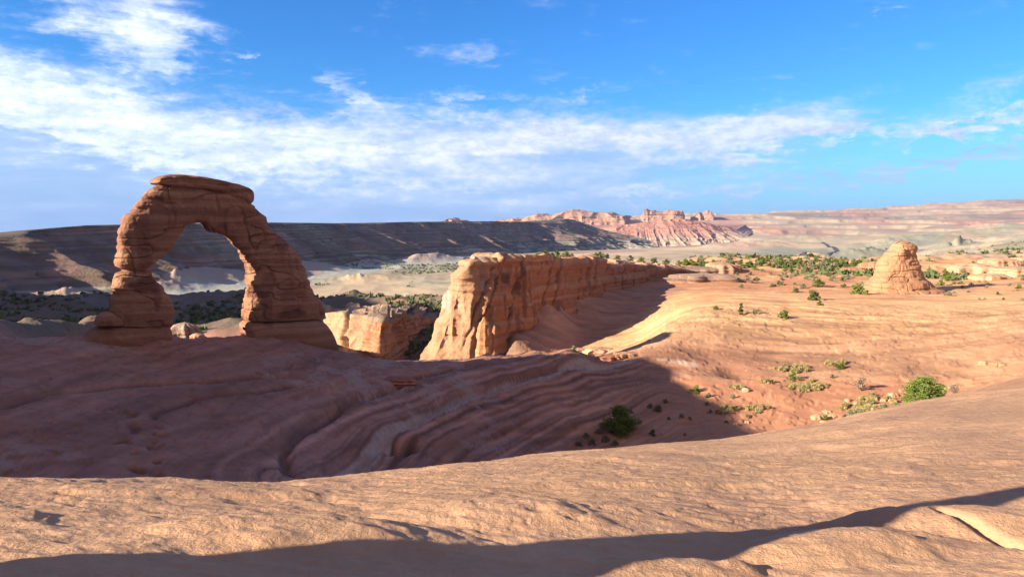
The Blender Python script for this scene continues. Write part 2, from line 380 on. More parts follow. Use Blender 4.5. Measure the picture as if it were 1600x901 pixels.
for i in range(30):
    px = rng.gauss(205, 14) if i % 2 else rng.gauss(240, 7); py = 640+rng.random()*100
    q = pt(px, py, 58.5-(py-640)*0.118); HOLES.append((q[0], q[1], rng.uniform(.16, .36), rng.uniform(.3, .6)))
q = pt(1147, 579, 91.5); HOLES.append((q[0], q[1], 1.7, 0.9))
q = pt(610, 692, 64.5); HOLES.append((q[0]+.3, q[1], 1.0, 1.9)); HOLES.append((q[0]+1.6, q[1]+1.3, .8, 1.1))
HILLS = []
def HILL(px, d, a, b, deg, h): q = xy(px, d); HILLS.append((q[0], q[1], a, b, deg, h))
HILL(1110, 1300, 120, 90, 10, 30); HILL(1270, 2300, 180, 120, 20, 24); HILL(1350, 2500, 260, 130, 15, 34); HILL(1490, 2300, 150, 60, 20, 34)
HILL(1060, 1150, 90, 70, 0, 22); HILL(1170, 3600, 500, 250, 20, 26); HILL(640, 900, 160, 90, 15, 22); HILL(560, 1500, 160, 60, 15, 12)
HILL(1400, 3300, 500, 220, 20, 30); HILL(1560, 3500, 620, 260, 25, 34); HILL(1240, 4200, 500, 260, 15, 26)
rh = random.Random(9)
for i in range(46):
    t = rh.random()**1.2; px_ = -80+t*860; d_ = float(np.interp(px_, [-100,150,330,500,620,700,800], [930,1230,1560,2010,2400,2720,3150]))*rh.uniform(.90, 1.0)
    HILL(px_, d_-40, rh.uniform(60, 130)*(1+t*.6), rh.uniform(45, 90)*(1+t*.6), rh.uniform(0, 90), rh.uniform(3, 11)*(1+t*.5))
NB = 46
LOBES = []
def LOBE(px, py, d, a, b, deg, dz, drop, k=0.05):
    q = pt(px, py, d); z = float(fore(np.array([q[0]]), np.array([q[1]]))[0]); LOBES.append((q[0], q[1], a, b, deg, z+dz, z+dz-drop, k))
LOBE(110, 900, 3.25, 1.7, 0.75, 0, 0.10, 0.35)
LOBE(640, 905, 3.2, 1.25, 0.5, 15, 0.07, 0.3)
LOBE(1270, 870, 3.5, 1.15, 0.55, 20, 0.33, 0.6)
LOBE(1530, 830, 4.1, 1.2, 0.5, -14, 0.30, 0.55)
LOBE(1330, 760, 5.6, 1.9, 0.8, 8, 0.12, 0.4)
LOBE(1560, 745, 6.2, 1.7, 0.8, -12, 0.15, 0.4)
LOBE(1000, 790, 5.0, 1.2, 0.5, 8, 0.05, 0.25)
LOBE(1150, 775, 5.15, 0.34, 0.22, 0, 0.09, 0.2, 0.02)
LOBE(300, 800, 5.0, 2.2, 0.9, 12, 0.06, 0.3)
LOBE(760, 770, 6.2, 2.6, 1.1, 12, 0.06, 0.3)
# unseen rise left of and behind the viewer, shaped to shade the foreground
LOBES.append((-7.0, 0.85, 3.2, 1.9, 10, 0.5, -1.2, 0.15))
LOBES.append((-6.4, 2.25, 1.6, 0.68, 22, 2.0, -3.0, 0.1))
CRACKS = [(LINE((1310,815,4.2),(1400,850,3.9),(1480,880,3.6),(1560,915,3.3)), 0.05, 0.12),
          (LINE((1470,742,6.4),(1540,758,6.0),(1620,778,5.6)), 0.05, 0.10)]

# ------------------------------------------------------------------ object helpers
def tag(o, label=None, cat=None, group=None, kind=None):
    if label: o['label'] = label
    if cat: o['category'] = cat
    if group: o['group'] = group
    if kind: o['kind'] = kind
    return o
def grid_faces(nu, nv, wrap=False):
    i = np.arange(nv-1)[:, None]; m = nu if wrap else nu-1; j = np.arange(m)[None]
    j2 = (j+1) % nu
    return np.stack([i*nu+j, i*nu+j2, (i+1)*nu+j2, (i+1)*nu+j], -1).reshape(-1, 4)
def mesh_np(name, V, Fq, mat, col=None, smooth=True, parent=None, extra=None):
    me = bpy.data.meshes.new(name); V = np.asarray(V, np.float32); Fq = np.asarray(Fq, np.int32)
    k = Fq.shape[1]
    me.vertices.add(len(V)); me.vertices.foreach_set('co', V.ravel())
    me.loops.add(Fq.size); me.loops.foreach_set('vertex_index', Fq.ravel())
    me.polygons.add(len(Fq)); me.polygons.foreach_set('loop_start', np.arange(len(Fq), dtype=np.int32)*k)
    me.polygons.foreach_set('loop_total', np.full(len(Fq), k, np.int32))
    me.polygons.foreach_set('use_smooth', np.full(len(Fq), smooth, bool))
    if col is not None:
        a = me.color_attributes.new('Col', 'FLOAT_COLOR', 'POINT')
        c4 = np.ones((len(V), 4), np.float32); c4[:, :3] = col; a.data.foreach_set('color', c4.ravel())
    if extra is not None:
        a = me.attributes.new('bump', 'FLOAT', 'POINT'); a.data.foreach_set('value', np.asarray(extra, np.float32))
    me.update(calc_edges=True); me.validate()
    me.materials.append(mat)
    o = bpy.data.objects.new(name, me); COL.objects.link(o)
    if parent is not None: o.parent = parent
    return o
def empty(name, loc=(0, 0, 0)):
    o = bpy.data.objects.new(name, None); COL.objects.link(o); o.location = loc; o.empty_display_size = 0.5; return o

# ------------------------------------------------------------------ materials
def rock_mat(name, scale=1.0, bump=0.25, layers=0.5, use_col=True, base=(.4, .22, .14), var=0.28, fine=1.0, attr=False, pits=0.0):
    m = bpy.data.materials.new(name); m.use_nodes = True; t = m.node_tree; n = t.nodes; l = t.links
    b = n['Principled BSDF']; b.inputs['Roughness'].default_value = 0.92; b.inputs['Specular IOR Level'].default_value = 0.15
    tcx = n.new('ShaderNodeNewGeometry')
    def ns(sc, det=6, ro=.6, stretch=(1, 1, 1), rot=(0, 0, 0)):
        mp = n.new('ShaderNodeMapping'); l.new(tcx.outputs['Position'], mp.inputs[0]); mp.inputs[3].default_value = stretch; mp.inputs[2].default_value = rot
        q = n.new('ShaderNodeTexNoise'); l.new(mp.outputs[0], q.inputs['Vector']); q.inputs['Scale'].default_value = sc*scale
        q.inputs['Detail'].default_value = det; q.inputs['Roughness'].default_value = ro; return q.outputs[0]
    def M(op, a, bb):
        q = n.new('ShaderNodeMath'); q.operation = op
        for i, v in enumerate((a, bb)):
            if isinstance(v, (int, float)): q.inputs[i].default_value = v
            else: l.new(v, q.inputs[i])
        return q.outputs[0]
    big = ns(0.35, 8, .6); med = ns(2.2, 8, .65); fin = ns(14, 6, .7); lay = ns(1.0, 8, .6, (.10, .10, 2.6), (R(4), R(-3), 0))
    if use_col:
        ca = n.new('ShaderNodeVertexColor'); ca.layer_name = 'Col'; colr = ca.outputs[0]
    else:
        rgb = n.new('ShaderNodeRGB'); rgb.outputs[0].default_value = (*base, 1); colr = rgb.outputs[0]
    v = M('ADD', M('ADD', M('MULTIPLY', M('SUBTRACT', big, .5), 1.0*var*2), M('MULTIPLY', M('SUBTRACT', med, .5), 1.0*var*2)),
          M('ADD', M('MULTIPLY', M('SUBTRACT', lay, .5), layers), M('MULTIPLY', M('SUBTRACT', fin, .5), var*fine*1.6)))
    v = M('ADD', v, 1.0)
    mx = n.new('ShaderNodeMix'); mx.data_type = 'RGBA'; mx.blend_type = 'MULTIPLY'; mx.inputs[0].default_value = 1
    l.new(colr, mx.inputs[6]); l.new(v, mx.inputs[7]); l.new(mx.outputs[2], b.inputs['Base Color'])
    vfn = ns(55, 4, .7, (1, 1.6, 1)); hgt = M('ADD', M('ADD', M('MULTIPLY', med, .5), M('ADD', M('MULTIPLY', fin, .16*fine), M('MULTIPLY', vfn, .035*fine))), M('MULTIPLY', lay, layers*.8))
    bp = n.new('ShaderNodeBump'); bp.inputs['Distance'].default_value = 1.0/scale; l.new(hgt, bp.inputs['Height'])
    if pits:
        pa = ns(5.5, 5, .62, (1, 2.6, 1), (0, 0, R(-24))); pb = ns(17, 4, .6, (1, 2.2, 1), (0, 0, R(-30)))
        def MR(v, a, bb_):
            q = n.new('ShaderNodeMapRange'); q.interpolation_type = 'SMOOTHSTEP'; l.new(v, q.inputs[0]); q.inputs[1].default_value = a; q.inputs[2].default_value = bb_; return q.outputs[0]
        p1 = MR(pa, .60, .70); p2 = MR(pb, .60, .70); pp = M('ADD', M('MULTIPLY', p1, .30), M('MULTIPLY', p2, .26))
        q = n.new('ShaderNodeMath'); q.operation = 'SUBTRACT'; l.new(hgt, q.inputs[0]); l.new(pp, q.inputs[1]); l.new(q.outputs[0], bp.inputs['Height'])
    if attr:
        at = n.new('ShaderNodeAttribute'); at.attribute_name = 'bump'; l.new(M('MULTIPLY', at.outputs['Fac'], bump), bp.inputs['Strength'])
    else: bp.inputs['Strength'].default_value = bump
    l.new(bp.outputs[0], b.inputs['Normal'])
    return m
M_ground = rock_mat('slickrock', 1.0, 0.5, 0.22, attr=True, var=.16, pits=1)
M_cliff = rock_mat('cliff_rock', 0.6, 0.6, 0.45, var=.2)
M_arch = rock_mat('arch_rock', 1.0, 0.55, 0.4, var=.2)
M_far = rock_mat('far_rock', 0.02, 0.5, 0.35, var=.2)
M_vfar = rock_mat('distant_rock', 0.004, 0.5, 0.3, var=.2)
def ledge_mix(c, *a): return c
def lerp3(a, b, t): return a*(1-t[..., None])+np.array(b)*t[..., None]

# ------------------------------------------------------------------ ground sheet
GRID = {}
def gfast(x, y):                # height read back from the finished sheet
    x = np.asarray(x, float); y = np.asarray(y, float); r = np.hypot(x, y); a = np.arctan2(x, y)
    fi = np.interp(r, GRID['r'], np.arange(len(GRID['r']))); fj = np.interp(a, GRID['az'], np.arange(len(GRID['az'])))
    i = np.minimum(fi.astype(int), len(GRID['r'])-2); j = np.minimum(fj.astype(int), len(GRID['az'])-2); u = fi-i; v = fj-j; z = GRID['z']
    return z[i, j]*(1-u)*(1-v)+z[i+1, j]*u*(1-v)+z[i, j+1]*(1-u)*v+z[i+1, j+1]*u*v
def build_ground():
    azd = np.linspace(R(-41), R(41), 1150)
    lo = np.linspace(R(-180), R(-41), 130)[:-1]; hi = np.linspace(R(41), R(180), 130)[1:]
    az = np.concatenate([lo, azd, hi])
    r1 = np.exp(np.linspace(math.log(0.4), math.log(2.5), 30))[:-1]
    r2 = np.exp(np.linspace(math.log(2.5), math.log(45), 560))[:-1]
    r3 = np.exp(np.linspace(math.log(45), math.log(320), 560))[:-1]
    r4 = np.exp(np.linspace(math.log(320), math.log(26000), 520))
    r = np.concatenate([r1, r2, r3, r4])
    RR, AA = np.meshgrid(r, az, indexing='ij'); x = RR*np.sin(AA); y = RR*np.cos(AA)
    ia = np.unique(np.r_[np.arange(0, len(az), 4), len(az)-1]); ir = np.unique(np.r_[np.arange(0, len(r), 4), len(r)-1])
    gs = rbf(RR[np.ix_(ir, ia)]*np.sin(az[ia])[None], RR[np.ix_(ir, ia)]*np.cos(az[ia])[None])/r[ir][:, None]
    fi = np.interp(np.arange(len(r)), ir, np.arange(len(ir))); i0 = np.minimum(fi.astype(int), len(ir)-2); u = (fi-i0)[:, None]
    gr = gs[i0]*(1-u)+gs[i0+1]*u
    fj = np.interp(np.arange(len(az)), ia, np.arange(len(ia))); j0 = np.minimum(fj.astype(int), len(ia)-2); v = (fj-j0)[None]
    z = ground_z(x, y, None, (gr[:, j0]*(1-v)+gr[:, j0+1]*v)*RR)
    GRID.update(az=az, r=r, z=z)
    hm = np.zeros(x.shape)
    for hx, hy, ha, hb, hd, hh in HILLS[-NB:]: hm = np.maximum(hm, 1-np.hypot(x-hx, y-hy)/(1.3*max(ha, hb)))
    # ---- albedo
    c = np.zeros(x.shape+(3,)); c[:] = (.50, .27, .15)
    A_ = AA; n_a = n2(x/18, y/18, 201); n_b = fb2(x/5, y/5, 3, 202); n_c = fb2(x/90, y/90, 4, 203)
    c = lerp3(c, (.69, .405, .20), sst(95, 130, y)*0.9)
    c = lerp3(c, (.56, .27, .14), sst(95, 140, y)*sst(0.1, .6, n_a+.5*n_b)*.5)
    # darker varnished dome right of the bowl
    q = pt(1080, 570, 95); dd = np.hypot((x-q[0])/16, (y-q[1])/8)
    c = lerp3(c, (.36, .18, .11), sst(1.3, .5, dd+.25*n_b)*.8)
    # bowl : browner rock, dark at the foot
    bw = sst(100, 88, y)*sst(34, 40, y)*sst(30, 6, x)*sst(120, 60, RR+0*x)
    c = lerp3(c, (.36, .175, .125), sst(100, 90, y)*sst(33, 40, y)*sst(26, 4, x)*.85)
    # bedding colour lines on slickrock
    zz = z+0.5*n2(x/22, y/22, 77)+.02*y; st = n2(zz*2.3, zz*0+3, 210)+.5*n2(zz*7, zz*0, 211)
    mm = sst(34, 42, y)*sst(130, 110, y)
    c = c*(1+(0.16*st*mm)[..., None])
    fl = seg_dist(x, y, [(-6, 125), (0, 134), (13.4, 154), (32, 184), (46, 204)]); ap = sst(20, 12, fl+3*n_b)*sst(98, 108, y)
    c = lerp3(c, (.40, .21, .135), ap*.9)
    ls = fb2((x+6*n2(x/25, y/25, 85))/9-y/14, (y+3*n2(x/20, y/20, 86))/1.6+x/9, 4, 87)
    pl = sst(85, 105, y)*sst(330, 250, RR)
    c = c*(1+pl*(.20*sst(.0, .5, ls)-.22*sst(-.1, -.5, ls)))[..., None]
    c = c*(1+(.13*fb2(x/1.2, y/1.2, 3, 233)+.09*n2(zz*5+2*n_b, zz*0+9, 234))*sst(34, 42, y)*sst(330, 250, RR))[..., None]
    # sandy floor of the bowl
    q = pt(1190, 635, 80); dd = np.hypot((x-q[0])/24, (y-q[1])/9); sand = sst(1.2, .85, dd+.25*n_b)
    c = lerp3(c, (.50, .235, .13), sand)
    # red sand on the shelf among the shrubs
    c = lerp3(c, (.56, .25, .13), sst(145, 165, y)*sst(270, 240, y)*sst(5, 25, x)*sst(-.2, .3, n_b+.4*n_a)*.8)
    bm = sst(103, 97, y)*sst(34, 42, y)*sst(24, 10, x); bk = bm > 0; bq = np.full(x.shape, 99.0); bq[bk] = bedding(x[bk], y[bk])
    sv = n2(bq*1.3, x/30, 260)+.6*n2(bq*3.9, x/18, 261)+.4*n2(bq*9, x/12, 262)
    wv = sst(-9, -2, bq); c = c*(1+((.12+.26*wv)*sv*bm)[..., None])
    for p_ in (-3.2, -.9, 1.0, 2.2, 3.6, 5.0, 6.4, 8.2, 10): c = lerp3(c, (.15, .075, .06), bm*np.exp(-((bq-p_)/.16)**2)*sst(-.5, .3, n2(x/5, y/5, 270+int(p_*10)))*.75)  # crease shade at the ledge steps put into the colour as dark lines
    for pts_, w_, _d in LEDGE[1:]: dl_ = seg_dist(x, y, pts_); c = lerp3(c, (.17, .085, .065), sst(.55, .2, dl_+.25*n_b)*(y < 100)*.7)  # shade of the ledge grooves painted dark as well
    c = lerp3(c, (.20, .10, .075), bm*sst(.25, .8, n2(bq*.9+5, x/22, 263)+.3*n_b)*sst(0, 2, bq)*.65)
    c = c*(1+(.13*sst(.3, .7, n2(x/1.1, y/.7, 265)+.5*n2(x/.4, y/.3, 266))*-1*bm)[..., None])
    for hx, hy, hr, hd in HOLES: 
        dh = np.exp(-(((x-hx)/hr)**2+((y-hy)/(hr*1.2))**2)); c = c*(1-.35*dh)[..., None]  # recess shade put into the colour inside each pothole
    # grey sheet of the ledge
    dl = seg_dist(x, y, LEDGE[0][0]); c = lerp3(c, (.50, .39, .32), sst(1.0, .75, np.abs(bq-.1)+.3*n_b)*(y < 97)*(x > -14)*.9*(.7+.3*n2(x*3, y*3, 264)))
    pale = sst(.04, .2, fb2(x/2.2, y/2.2, 6, 220, .85))*sst(-.1, .3, n2(x/11+2, y/11, 221))*sst(34, 44, y)*sst(96, 86, y)*sst(10, -5, x)
    c = lerp3(c, (.43, .31, .25), pale*.6)
    # foreground
    nf = sst(40, 25, y)
    c = lerp3(c, (.56, .335, .195), nf)
    c = c*(1+(nf*.13*fb2(x/1.4, y/1.0, 4, 230))[..., None])
    c = lerp3(c, (.36, .20, .14), nf*sst(.1, .6, fb2(x/2.5+5, y/2.5, 4, 231))*.4)
    # canyon country : scrub covered shelves, their shade also put into the dark colour
    can = sst(97, 120, RR)*sst(R(3), R(-3), A_)
    c = lerp3(c, (.19, .135, .10), can)
    c = lerp3(c, (.11, .115, .075), can*sst(-.1, .35, fb2(x/16, y/16, 4, 240))*.55)
    c = lerp3(c, (.36, .19, .13), can*sst(.25, .6, fb2(x/40+9, y/40, 4, 241))*.9)
    rr = sst(265, 320, RR)*sst(R(3), R(8), A_)
    c = lerp3(c, (.42, .30, .21), rr)
    # valley
    vl = sst(520, 800, RR)
    vc = np.zeros_like(c); vc[:] = (.56, .43, .27)
    vc = lerp3(vc, (.50, .32, .235), sst(-.1, .5, fb2(x/420, y/900, 4, 250)))
    vc = lerp3(vc, (.36, .35, .24), sst(.15, .6, fb2(x/330+7, y/500, 5, 251))*.8)
    vc = lerp3(vc, (.34, .33, .235), sst(R(10), R(22), A_)*sst(0, .5, fb2(x/300+17, y/400, 5, 252)+.25))
    vc = lerp3(vc, (.27, .27, .16), sst(.35, .6, fb2(x/60, y/90, 4, 253))*sst(2600, 1200, RR)*.8)
    vc = vc*(1+(.30*fb2(x/45, y/110, 5, 257, .65)+.2*fb2(x/200, y/420, 3, 258))[..., None])
    vc = lerp3(vc, (.17, .165, .11), sst(.12, .4, fb2(x/140, y/330, 5, 259, .62))*sst(4500, 2500, RR)*.55)
    bd = sst(2200, 1500, RR)*sst(R(-12), R(-20), A_); vc = lerp3(vc, (.40, .40, .34), bd*sst(-.3, .3, fb2(x/90, y/140, 4, 254)))
    vc = lerp3(vc, (.43, .44, .37), sst(0.05, .3, hm)*.9); vc = lerp3(vc, (.38, .24, .17), sst(0.5, .8, hm+.2*n_c)*.7)
    vc = lerp3(vc, (.50, .37, .24), sst(4200, 6000, RR)*.8)
    vc = lerp3(vc, (.25, .21, .165), sst(4600, 6500, RR)*sst(-.3, .25, fb2(x/800, y/1500, 5, 255)))
    vc = lerp3(vc, (.44, .24, .17), sst(3800, 4800, RR)*sst(R(8), R(12), A_)*sst(.05, .4, fb2(x/500+8, y/900, 5, 256))*.8)
    c = lerp3(c, (1, 1, 1), vl*0)*(1-vl[..., None])+vc*vl[..., None]
    bmp = np.where(y < 40, .85, .36)*sst(600, 150, RR)+.02
    V = np.stack([x, y, z], -1).reshape(-1, 3)
    ctr = np.array([[0, 0, -EYE]]); nu = len(az)
    Fq = grid_faces(nu, len(r))[:, ::-1]
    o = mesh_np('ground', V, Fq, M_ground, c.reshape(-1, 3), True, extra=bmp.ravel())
    tag(o, kind='structure')
    return o
build_ground()

# ------------------------------------------------------------------ layered cliff solids
def resample(pts, n, smooth=True):
    pts = np.asarray(pts, float); s = np.concatenate([[0], np.cumsum(np.linalg.norm(np.diff(pts[:, :2], axis=0), axis=1))])
    t = np.linspace(0, s[-1], n); return np.stack([np.interp(t, s, pts[:, k]) for k in range(pts.shape[1])], -1)
def cliff(name, ft, fbm_, bt, bb, mat, n=900, lv=150, cap=30, colfn=None, col_amp=1.2, lam=6.0, strat=.3, prof=1.0, seed=0, topnoise=.5, zlam=.9, gul=0.0, back_n=None, joints=0, front_k=1.0):
    """ft/fbm_: front top/base polylines (x,y,z) left->right; bt/bb: back ones"""
    h = n//2
    T = np.concatenate([resample(ft, h), resample(bt, h)[::-1]]); B = np.concatenate([resample(fbm_, h), resample(bb, h)[::-1]])
    N_ = len(T)
    v = np.linspace(1, 0, lv)[:, None, None]           # 1 base .. 0 top
    e = v**prof
    G = T[None]*(1-e)+B[None]*e
    G[..., 2] = (T[None, :, 2]*(1-v[..., 0])+B[None, :, 2]*v[..., 0])
    # outward normal in plan
    c0 = G[:, :, :2]; tn = np.roll(c0, -1, 1)-np.roll(c0, 1, 1); nrm = np.stack([tn[..., 1], -tn[..., 0]], -1)
    nrm /= (np.linalg.norm(nrm, axis=-1, keepdims=True)+1e-9)
    k = 6; nrm = sum(np.roll(nrm, q, 1) for q in range(-k, k+1)); nrm /= (np.linalg.norm(nrm, axis=-1, keepdims=True)+1e-9)
    x, y, z = G[..., 0], G[..., 1], G[..., 2]
    wob = n3(x/(lam*2), y/(lam*2), z/(lam*3), seed+3)*lam*.35
    col = 1-2*np.abs(n3((x+wob)/lam, (y+wob)/lam, z/(lam*3.5), seed+1))
    col2 = 1-2*np.abs(n3((x+wob)/(lam*.37), (y+wob)/(lam*.37), z/(lam*1.6), seed+2))
    zz = z+0.35*zlam*n2(x/(lam*2), y/(lam*2), seed+4)
    s1 = n2(zz/zlam, zz*0+seed, seed+5); s1 = np.sign(s1)*np.abs(s1)**.6; s2 = n2(zz/(zlam*.3), zz*0+seed, seed+6)
    if joints:
        T_ = T.copy(); rgj = np.random.RandomState(seed); per = np.concatenate([[0], np.cumsum(np.hypot(*np.diff(T[:, :2], axis=0).T))])
        pos = np.cumsum(rgj.uniform(.35, 1.7, 400)*joints); dj = np.abs(per[:, None]-pos[None, :]).min(1)[None]+.25*np.abs(n2(z/2.2, x*0, seed+20))
        idx = np.searchsorted(pos, per); hblk = rgj.uniform(-1, .55, 500)[idx]*.8; oblk = rgj.uniform(-1, 1, 500)[idx]*1.1
        upper = sst(.55, .3, v[..., 0]+.12*n2(x/6, y/6, seed+21))
        G[..., 2] += hblk[None]*sst(.25, 0, v[..., 0])*joints*.28
        jd = (-1.2*np.exp(-(dj/.28)**2)+.55*oblk[None])*upper*(joints/5)+.5*sst(.10, .02, np.abs(v[..., 0]-.05))
    else: jd = 0
    ii = np.arange(N_); fm = 1-(1-front_k)*sst(.13*h, .22*h, ii)*(ii < h)
    col = col*fm[None]; col2 = col2*(.4+.6*fm[None])
    d = jd+col_amp*(.6*col+.28*col2)+strat*(s1+.45*s2)+col_amp*.35*fb3(x/(lam*.5), y/(lam*.5), z/(lam*.5), 4, seed+7)
    if gul: d = d+gul*(fb2(x/lam/1.2, y/lam/1.2, 4, seed+8, .5, True)+.2)*(v[..., 0]**.6)
    if gul:
        pr = np.concatenate([[0], np.cumsum(np.hypot(*np.diff(B[:, :2], axis=0).T))])[None]/(lam*.42); vq = v[..., 0]
        gg = 1-2.2*np.abs(n2(pr+.5*n2(pr*.7, vq*2, seed+31), vq*.9+0*pr, seed+30)); g2 = 1-2.2*np.abs(n2(pr*3.1, vq*2+0*pr, seed+32))
        d = d+gul*(.42*gg+.16*g2)*sst(.08, .6, vq)+gul*.22*fb2(x/48, y/48+z/26, 5, seed+33, .62)
    G[..., :2] += nrm*d[..., None]
    top = G[-1]; opp = top[::-1]
    capr = []
    for q in np.linspace(0, .5, cap)[1:]:
        p = top*(1-q)+opp*q; w = math.sin(min(1, q*6)*math.pi/2)
        p[:, 2] += w*topnoise*(.9*fb2(p[:, 0]/(lam*.8), p[:, 1]/(lam*.8), 4, seed+9)+.2)
        capr.append(p)
    V = np.concatenate([G, np.array(capr)], 0)
    nv = V.shape[0]
    vv = np.concatenate([np.repeat(v[:, :, 0], N_, 1), np.full((nv-lv, N_), -1.0)], 0)
    c = colfn(V[..., 0], V[..., 1], V[..., 2], vv)
    return mesh_np(name, V.reshape(-1, 3), grid_faces(N_, nv, True), mat, c.reshape(-1, 3))
def c_red(x, y, z, v, top=(.50, .30, .19)):
    c = np.zeros(x.shape+(3,)); c[:] = (.42, .185, .10)
    st = n2((z+.3*n2(x/9, y/9, 3))*1.6, z*0, 301)
    c = lerp3(c, (.50, .27, .16), sst(.0, .6, st)*.7)
    # desert varnish streaks
    s = n3(x/1.1, y/1.1, z/9, 302)+.5*n3(x/.4, y/.4, z/5, 303)
    c = lerp3(c, (.15, .075, .06), sst(.1, .6, s)*.7*(v > -.5)*sst(-.3, .3, n3(x/9, y/9, z/6, 304)))
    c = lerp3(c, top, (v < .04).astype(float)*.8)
    return c
# great fin beyond the bowl
ft = [pt(736,399,127.5), pt(742,396,126), pt(770,396,129), pt(800,397,134), pt(850,400,143), pt(900,401,154), pt(928,402.5,162), pt(945,408,167), pt(1000,412,184), pt(1060,418,204), pt(1110,421,225)]
fbs = [(-18.5, 117, -36), (-13, 111.5, -36), (-6, 112, -36), (2, 124, -34), (9.5, 135, -30), (16.5, 147, -26), (24.5, 161, -24), (34, 178, -22), (47, 200, -21), (63, 222, -21)]
bt = [pt(734,400,129.5)]+[(-6, 140, -7), (-2, 155, -7.8), (6, 175, -9), (20, 200, -11.2), (40, 225, -13.5), (62, 240, -15)]
bb = [(-20, 120, -36), (-18, 140, -38), (-12, 160, -38), (-4, 182, -36), (12, 208, -34), (34, 235, -30), (66, 246, -26)]
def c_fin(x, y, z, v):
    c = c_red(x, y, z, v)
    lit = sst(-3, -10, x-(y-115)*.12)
    c = lerp3(c, (.50, .31, .185), lit*.85)  # sunlit paleness of the prow put into the rock colour
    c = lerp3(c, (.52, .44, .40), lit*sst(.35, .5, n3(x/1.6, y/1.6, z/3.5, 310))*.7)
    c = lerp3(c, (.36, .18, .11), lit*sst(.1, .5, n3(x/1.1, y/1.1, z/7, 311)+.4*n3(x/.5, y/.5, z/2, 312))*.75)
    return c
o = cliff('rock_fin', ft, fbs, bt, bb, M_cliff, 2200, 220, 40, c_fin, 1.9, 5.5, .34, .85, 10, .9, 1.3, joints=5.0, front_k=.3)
tag(o, 'long red sandstone fin with a pale sunlit prow standing beyond the bowl', 'cliff')
# canyon wall between arch and fin
ft = [pt(470,478,285), pt(505,484,265), pt(520,486,254), pt(545,484,245), pt(572,489,238), pt(598,490,228), pt(606,491,233), pt(640,490,262), pt(700,486,300), pt(760,484,330)]
fbs = [(q[0]*.93-4, q[1]*.93-4, -62) for q in ft]
bt = [(q[0]*1.25, q[1]*1.25, q[2]*1.15) for q in (ft[0], ft[2], ft[4], ft[6], ft[-1])]
bb = [(q[0]*1.3, q[1]*1.3, -62) for q in bt]
def c_can(x, y, z, v):
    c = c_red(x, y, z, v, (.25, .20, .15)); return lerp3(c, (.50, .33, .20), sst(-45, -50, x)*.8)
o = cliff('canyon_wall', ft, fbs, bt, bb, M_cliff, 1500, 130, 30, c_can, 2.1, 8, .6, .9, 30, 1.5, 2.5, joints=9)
tag(o, 'banded canyon wall seen in the gap between the arch and the fin', 'cliff')

# ------------------------------------------------------------------ mesa and far rocks
def poly(*pp): return [tuple(pt(*q)) for q in pp]
def polz(z, *pp): return [(*xy(px, d), z) for px, d in pp]
def c_mesa(x, y, z, v):
    c = np.zeros(x.shape+(3,)); c[:] = (.27, .17, .135)
    st = n2((z+6*n2(x/400, y/400, 3))/7, z*0, 401)
    c = lerp3(c, (.20, .13, .10), sst(0, .6, st)*.6)
    c = lerp3(c, (.34, .20, .15), sst(0, .6, -st)*.6)
    c = lerp3(c, (.30, .27, .19), sst(.0, .5, fb2(x/150, y/150, 4, 402))*.6)
    c = lerp3(c, (.42, .42, .35), sst(-98, -116, z+14*n2(x/120, y/120, 403))*.9)
    c = lerp3(c, (.11, .085, .07), sst(.1, .5, n2((z+3*n2(x/120, y/120, 405))/3.5, z*0+4, 404))*.7)
    gl = fb2(x/60, y/60, 4, 406, .6, True); c = lerp3(c, (.13, .11, .075), sst(.1, .5, gl)*.6); c = lerp3(c, (.36, .25, .19), sst(-.2, -.6, gl)*.5)
    c = c*(1+.5*fb3(x/55, y/55, z/22, 5, 407, .65))[..., None]
    c = lerp3(c, (.12, .10, .075), (v < .03).astype(float)*.9)
    return c
ft = poly((-900,395,650),(-500,385,800),(-200,376,1000),(0,369,1200),(40,359,1250),(120,352,1350),(200,350,1460),(420,347.5,1980),(560,349,2500),(640,346.5,2900),(760,345.5,3500),(830,347,3850),(865,345.5,4050),(888,341.5,4180),(905,346,4350),(914,350,4600),(908,352,5200))
fbs = polz(-165, (-900,450),(-500,560),(-250,720),(0,950),(150,1130),(330,1480),(500,1980),(620,2420),(700,2780),(800,3250),(880,3650),(950,4000),(1010,4350),(1050,4700),(1040,5200))
bt = poly((-920,410,1000),(-300,388,1500),(0,373,1900),(150,360,2200),(300,353,2600),(600,350,3800),(800,350,4900),(900,356,5400))
bb = polz(-165, (-920,1100),(-300,1800),(0,2400),(300,3300),(600,4600),(800,5600),(1030,5400))
def mesa(name, ft, fbs, bt, bb, colfn, seed, n=3000, lv=130, gul=85, lam=190, ca=34, cliffp=.7, mat=None):
    o = cliff(name, ft, fbs, bt, bb, mat or M_far, n, lv, 12, colfn, ca, lam, 4.0, cliffp, seed, 3, 11, gul)
    return tag(o, kind='structure')
mesa('mesa', ft, fbs, bt, bb, c_mesa, 50, cliffp=1.35)
def c_redhill(x, y, z, v):
    c = np.zeros(x.shape+(3,)); c[:] = (.48, .24, .17)
    c = lerp3(c, (.52, .40, .28), sst(-70, -105, z+20*n2(x/200, y/200, 5))*.8)
    return lerp3(c, (.34, .18, .14), sst(0, .6, n2(z/8, z*0, 7))*.5)
ft = poly((915,364,5000),(960,353,5000),(1010,347,5000),(1050,342,5000),(1085,344,5050),(1120,352,5100),(1150,360,5200))
fbs = polz(-180, (880,4700),(950,4560),(1020,4500),(1080,4500),(1150,4600),(1220,4800))
bt = polz(-30, (920,5400),(1050,5700),(1160,5700)); bb = polz(-180, (880,5600),(1050,6200),(1230,5900))
mesa('hills', ft, fbs, bt, bb, c_redhill, 60, 1500, 90, 48, 130, 24, 1.3)
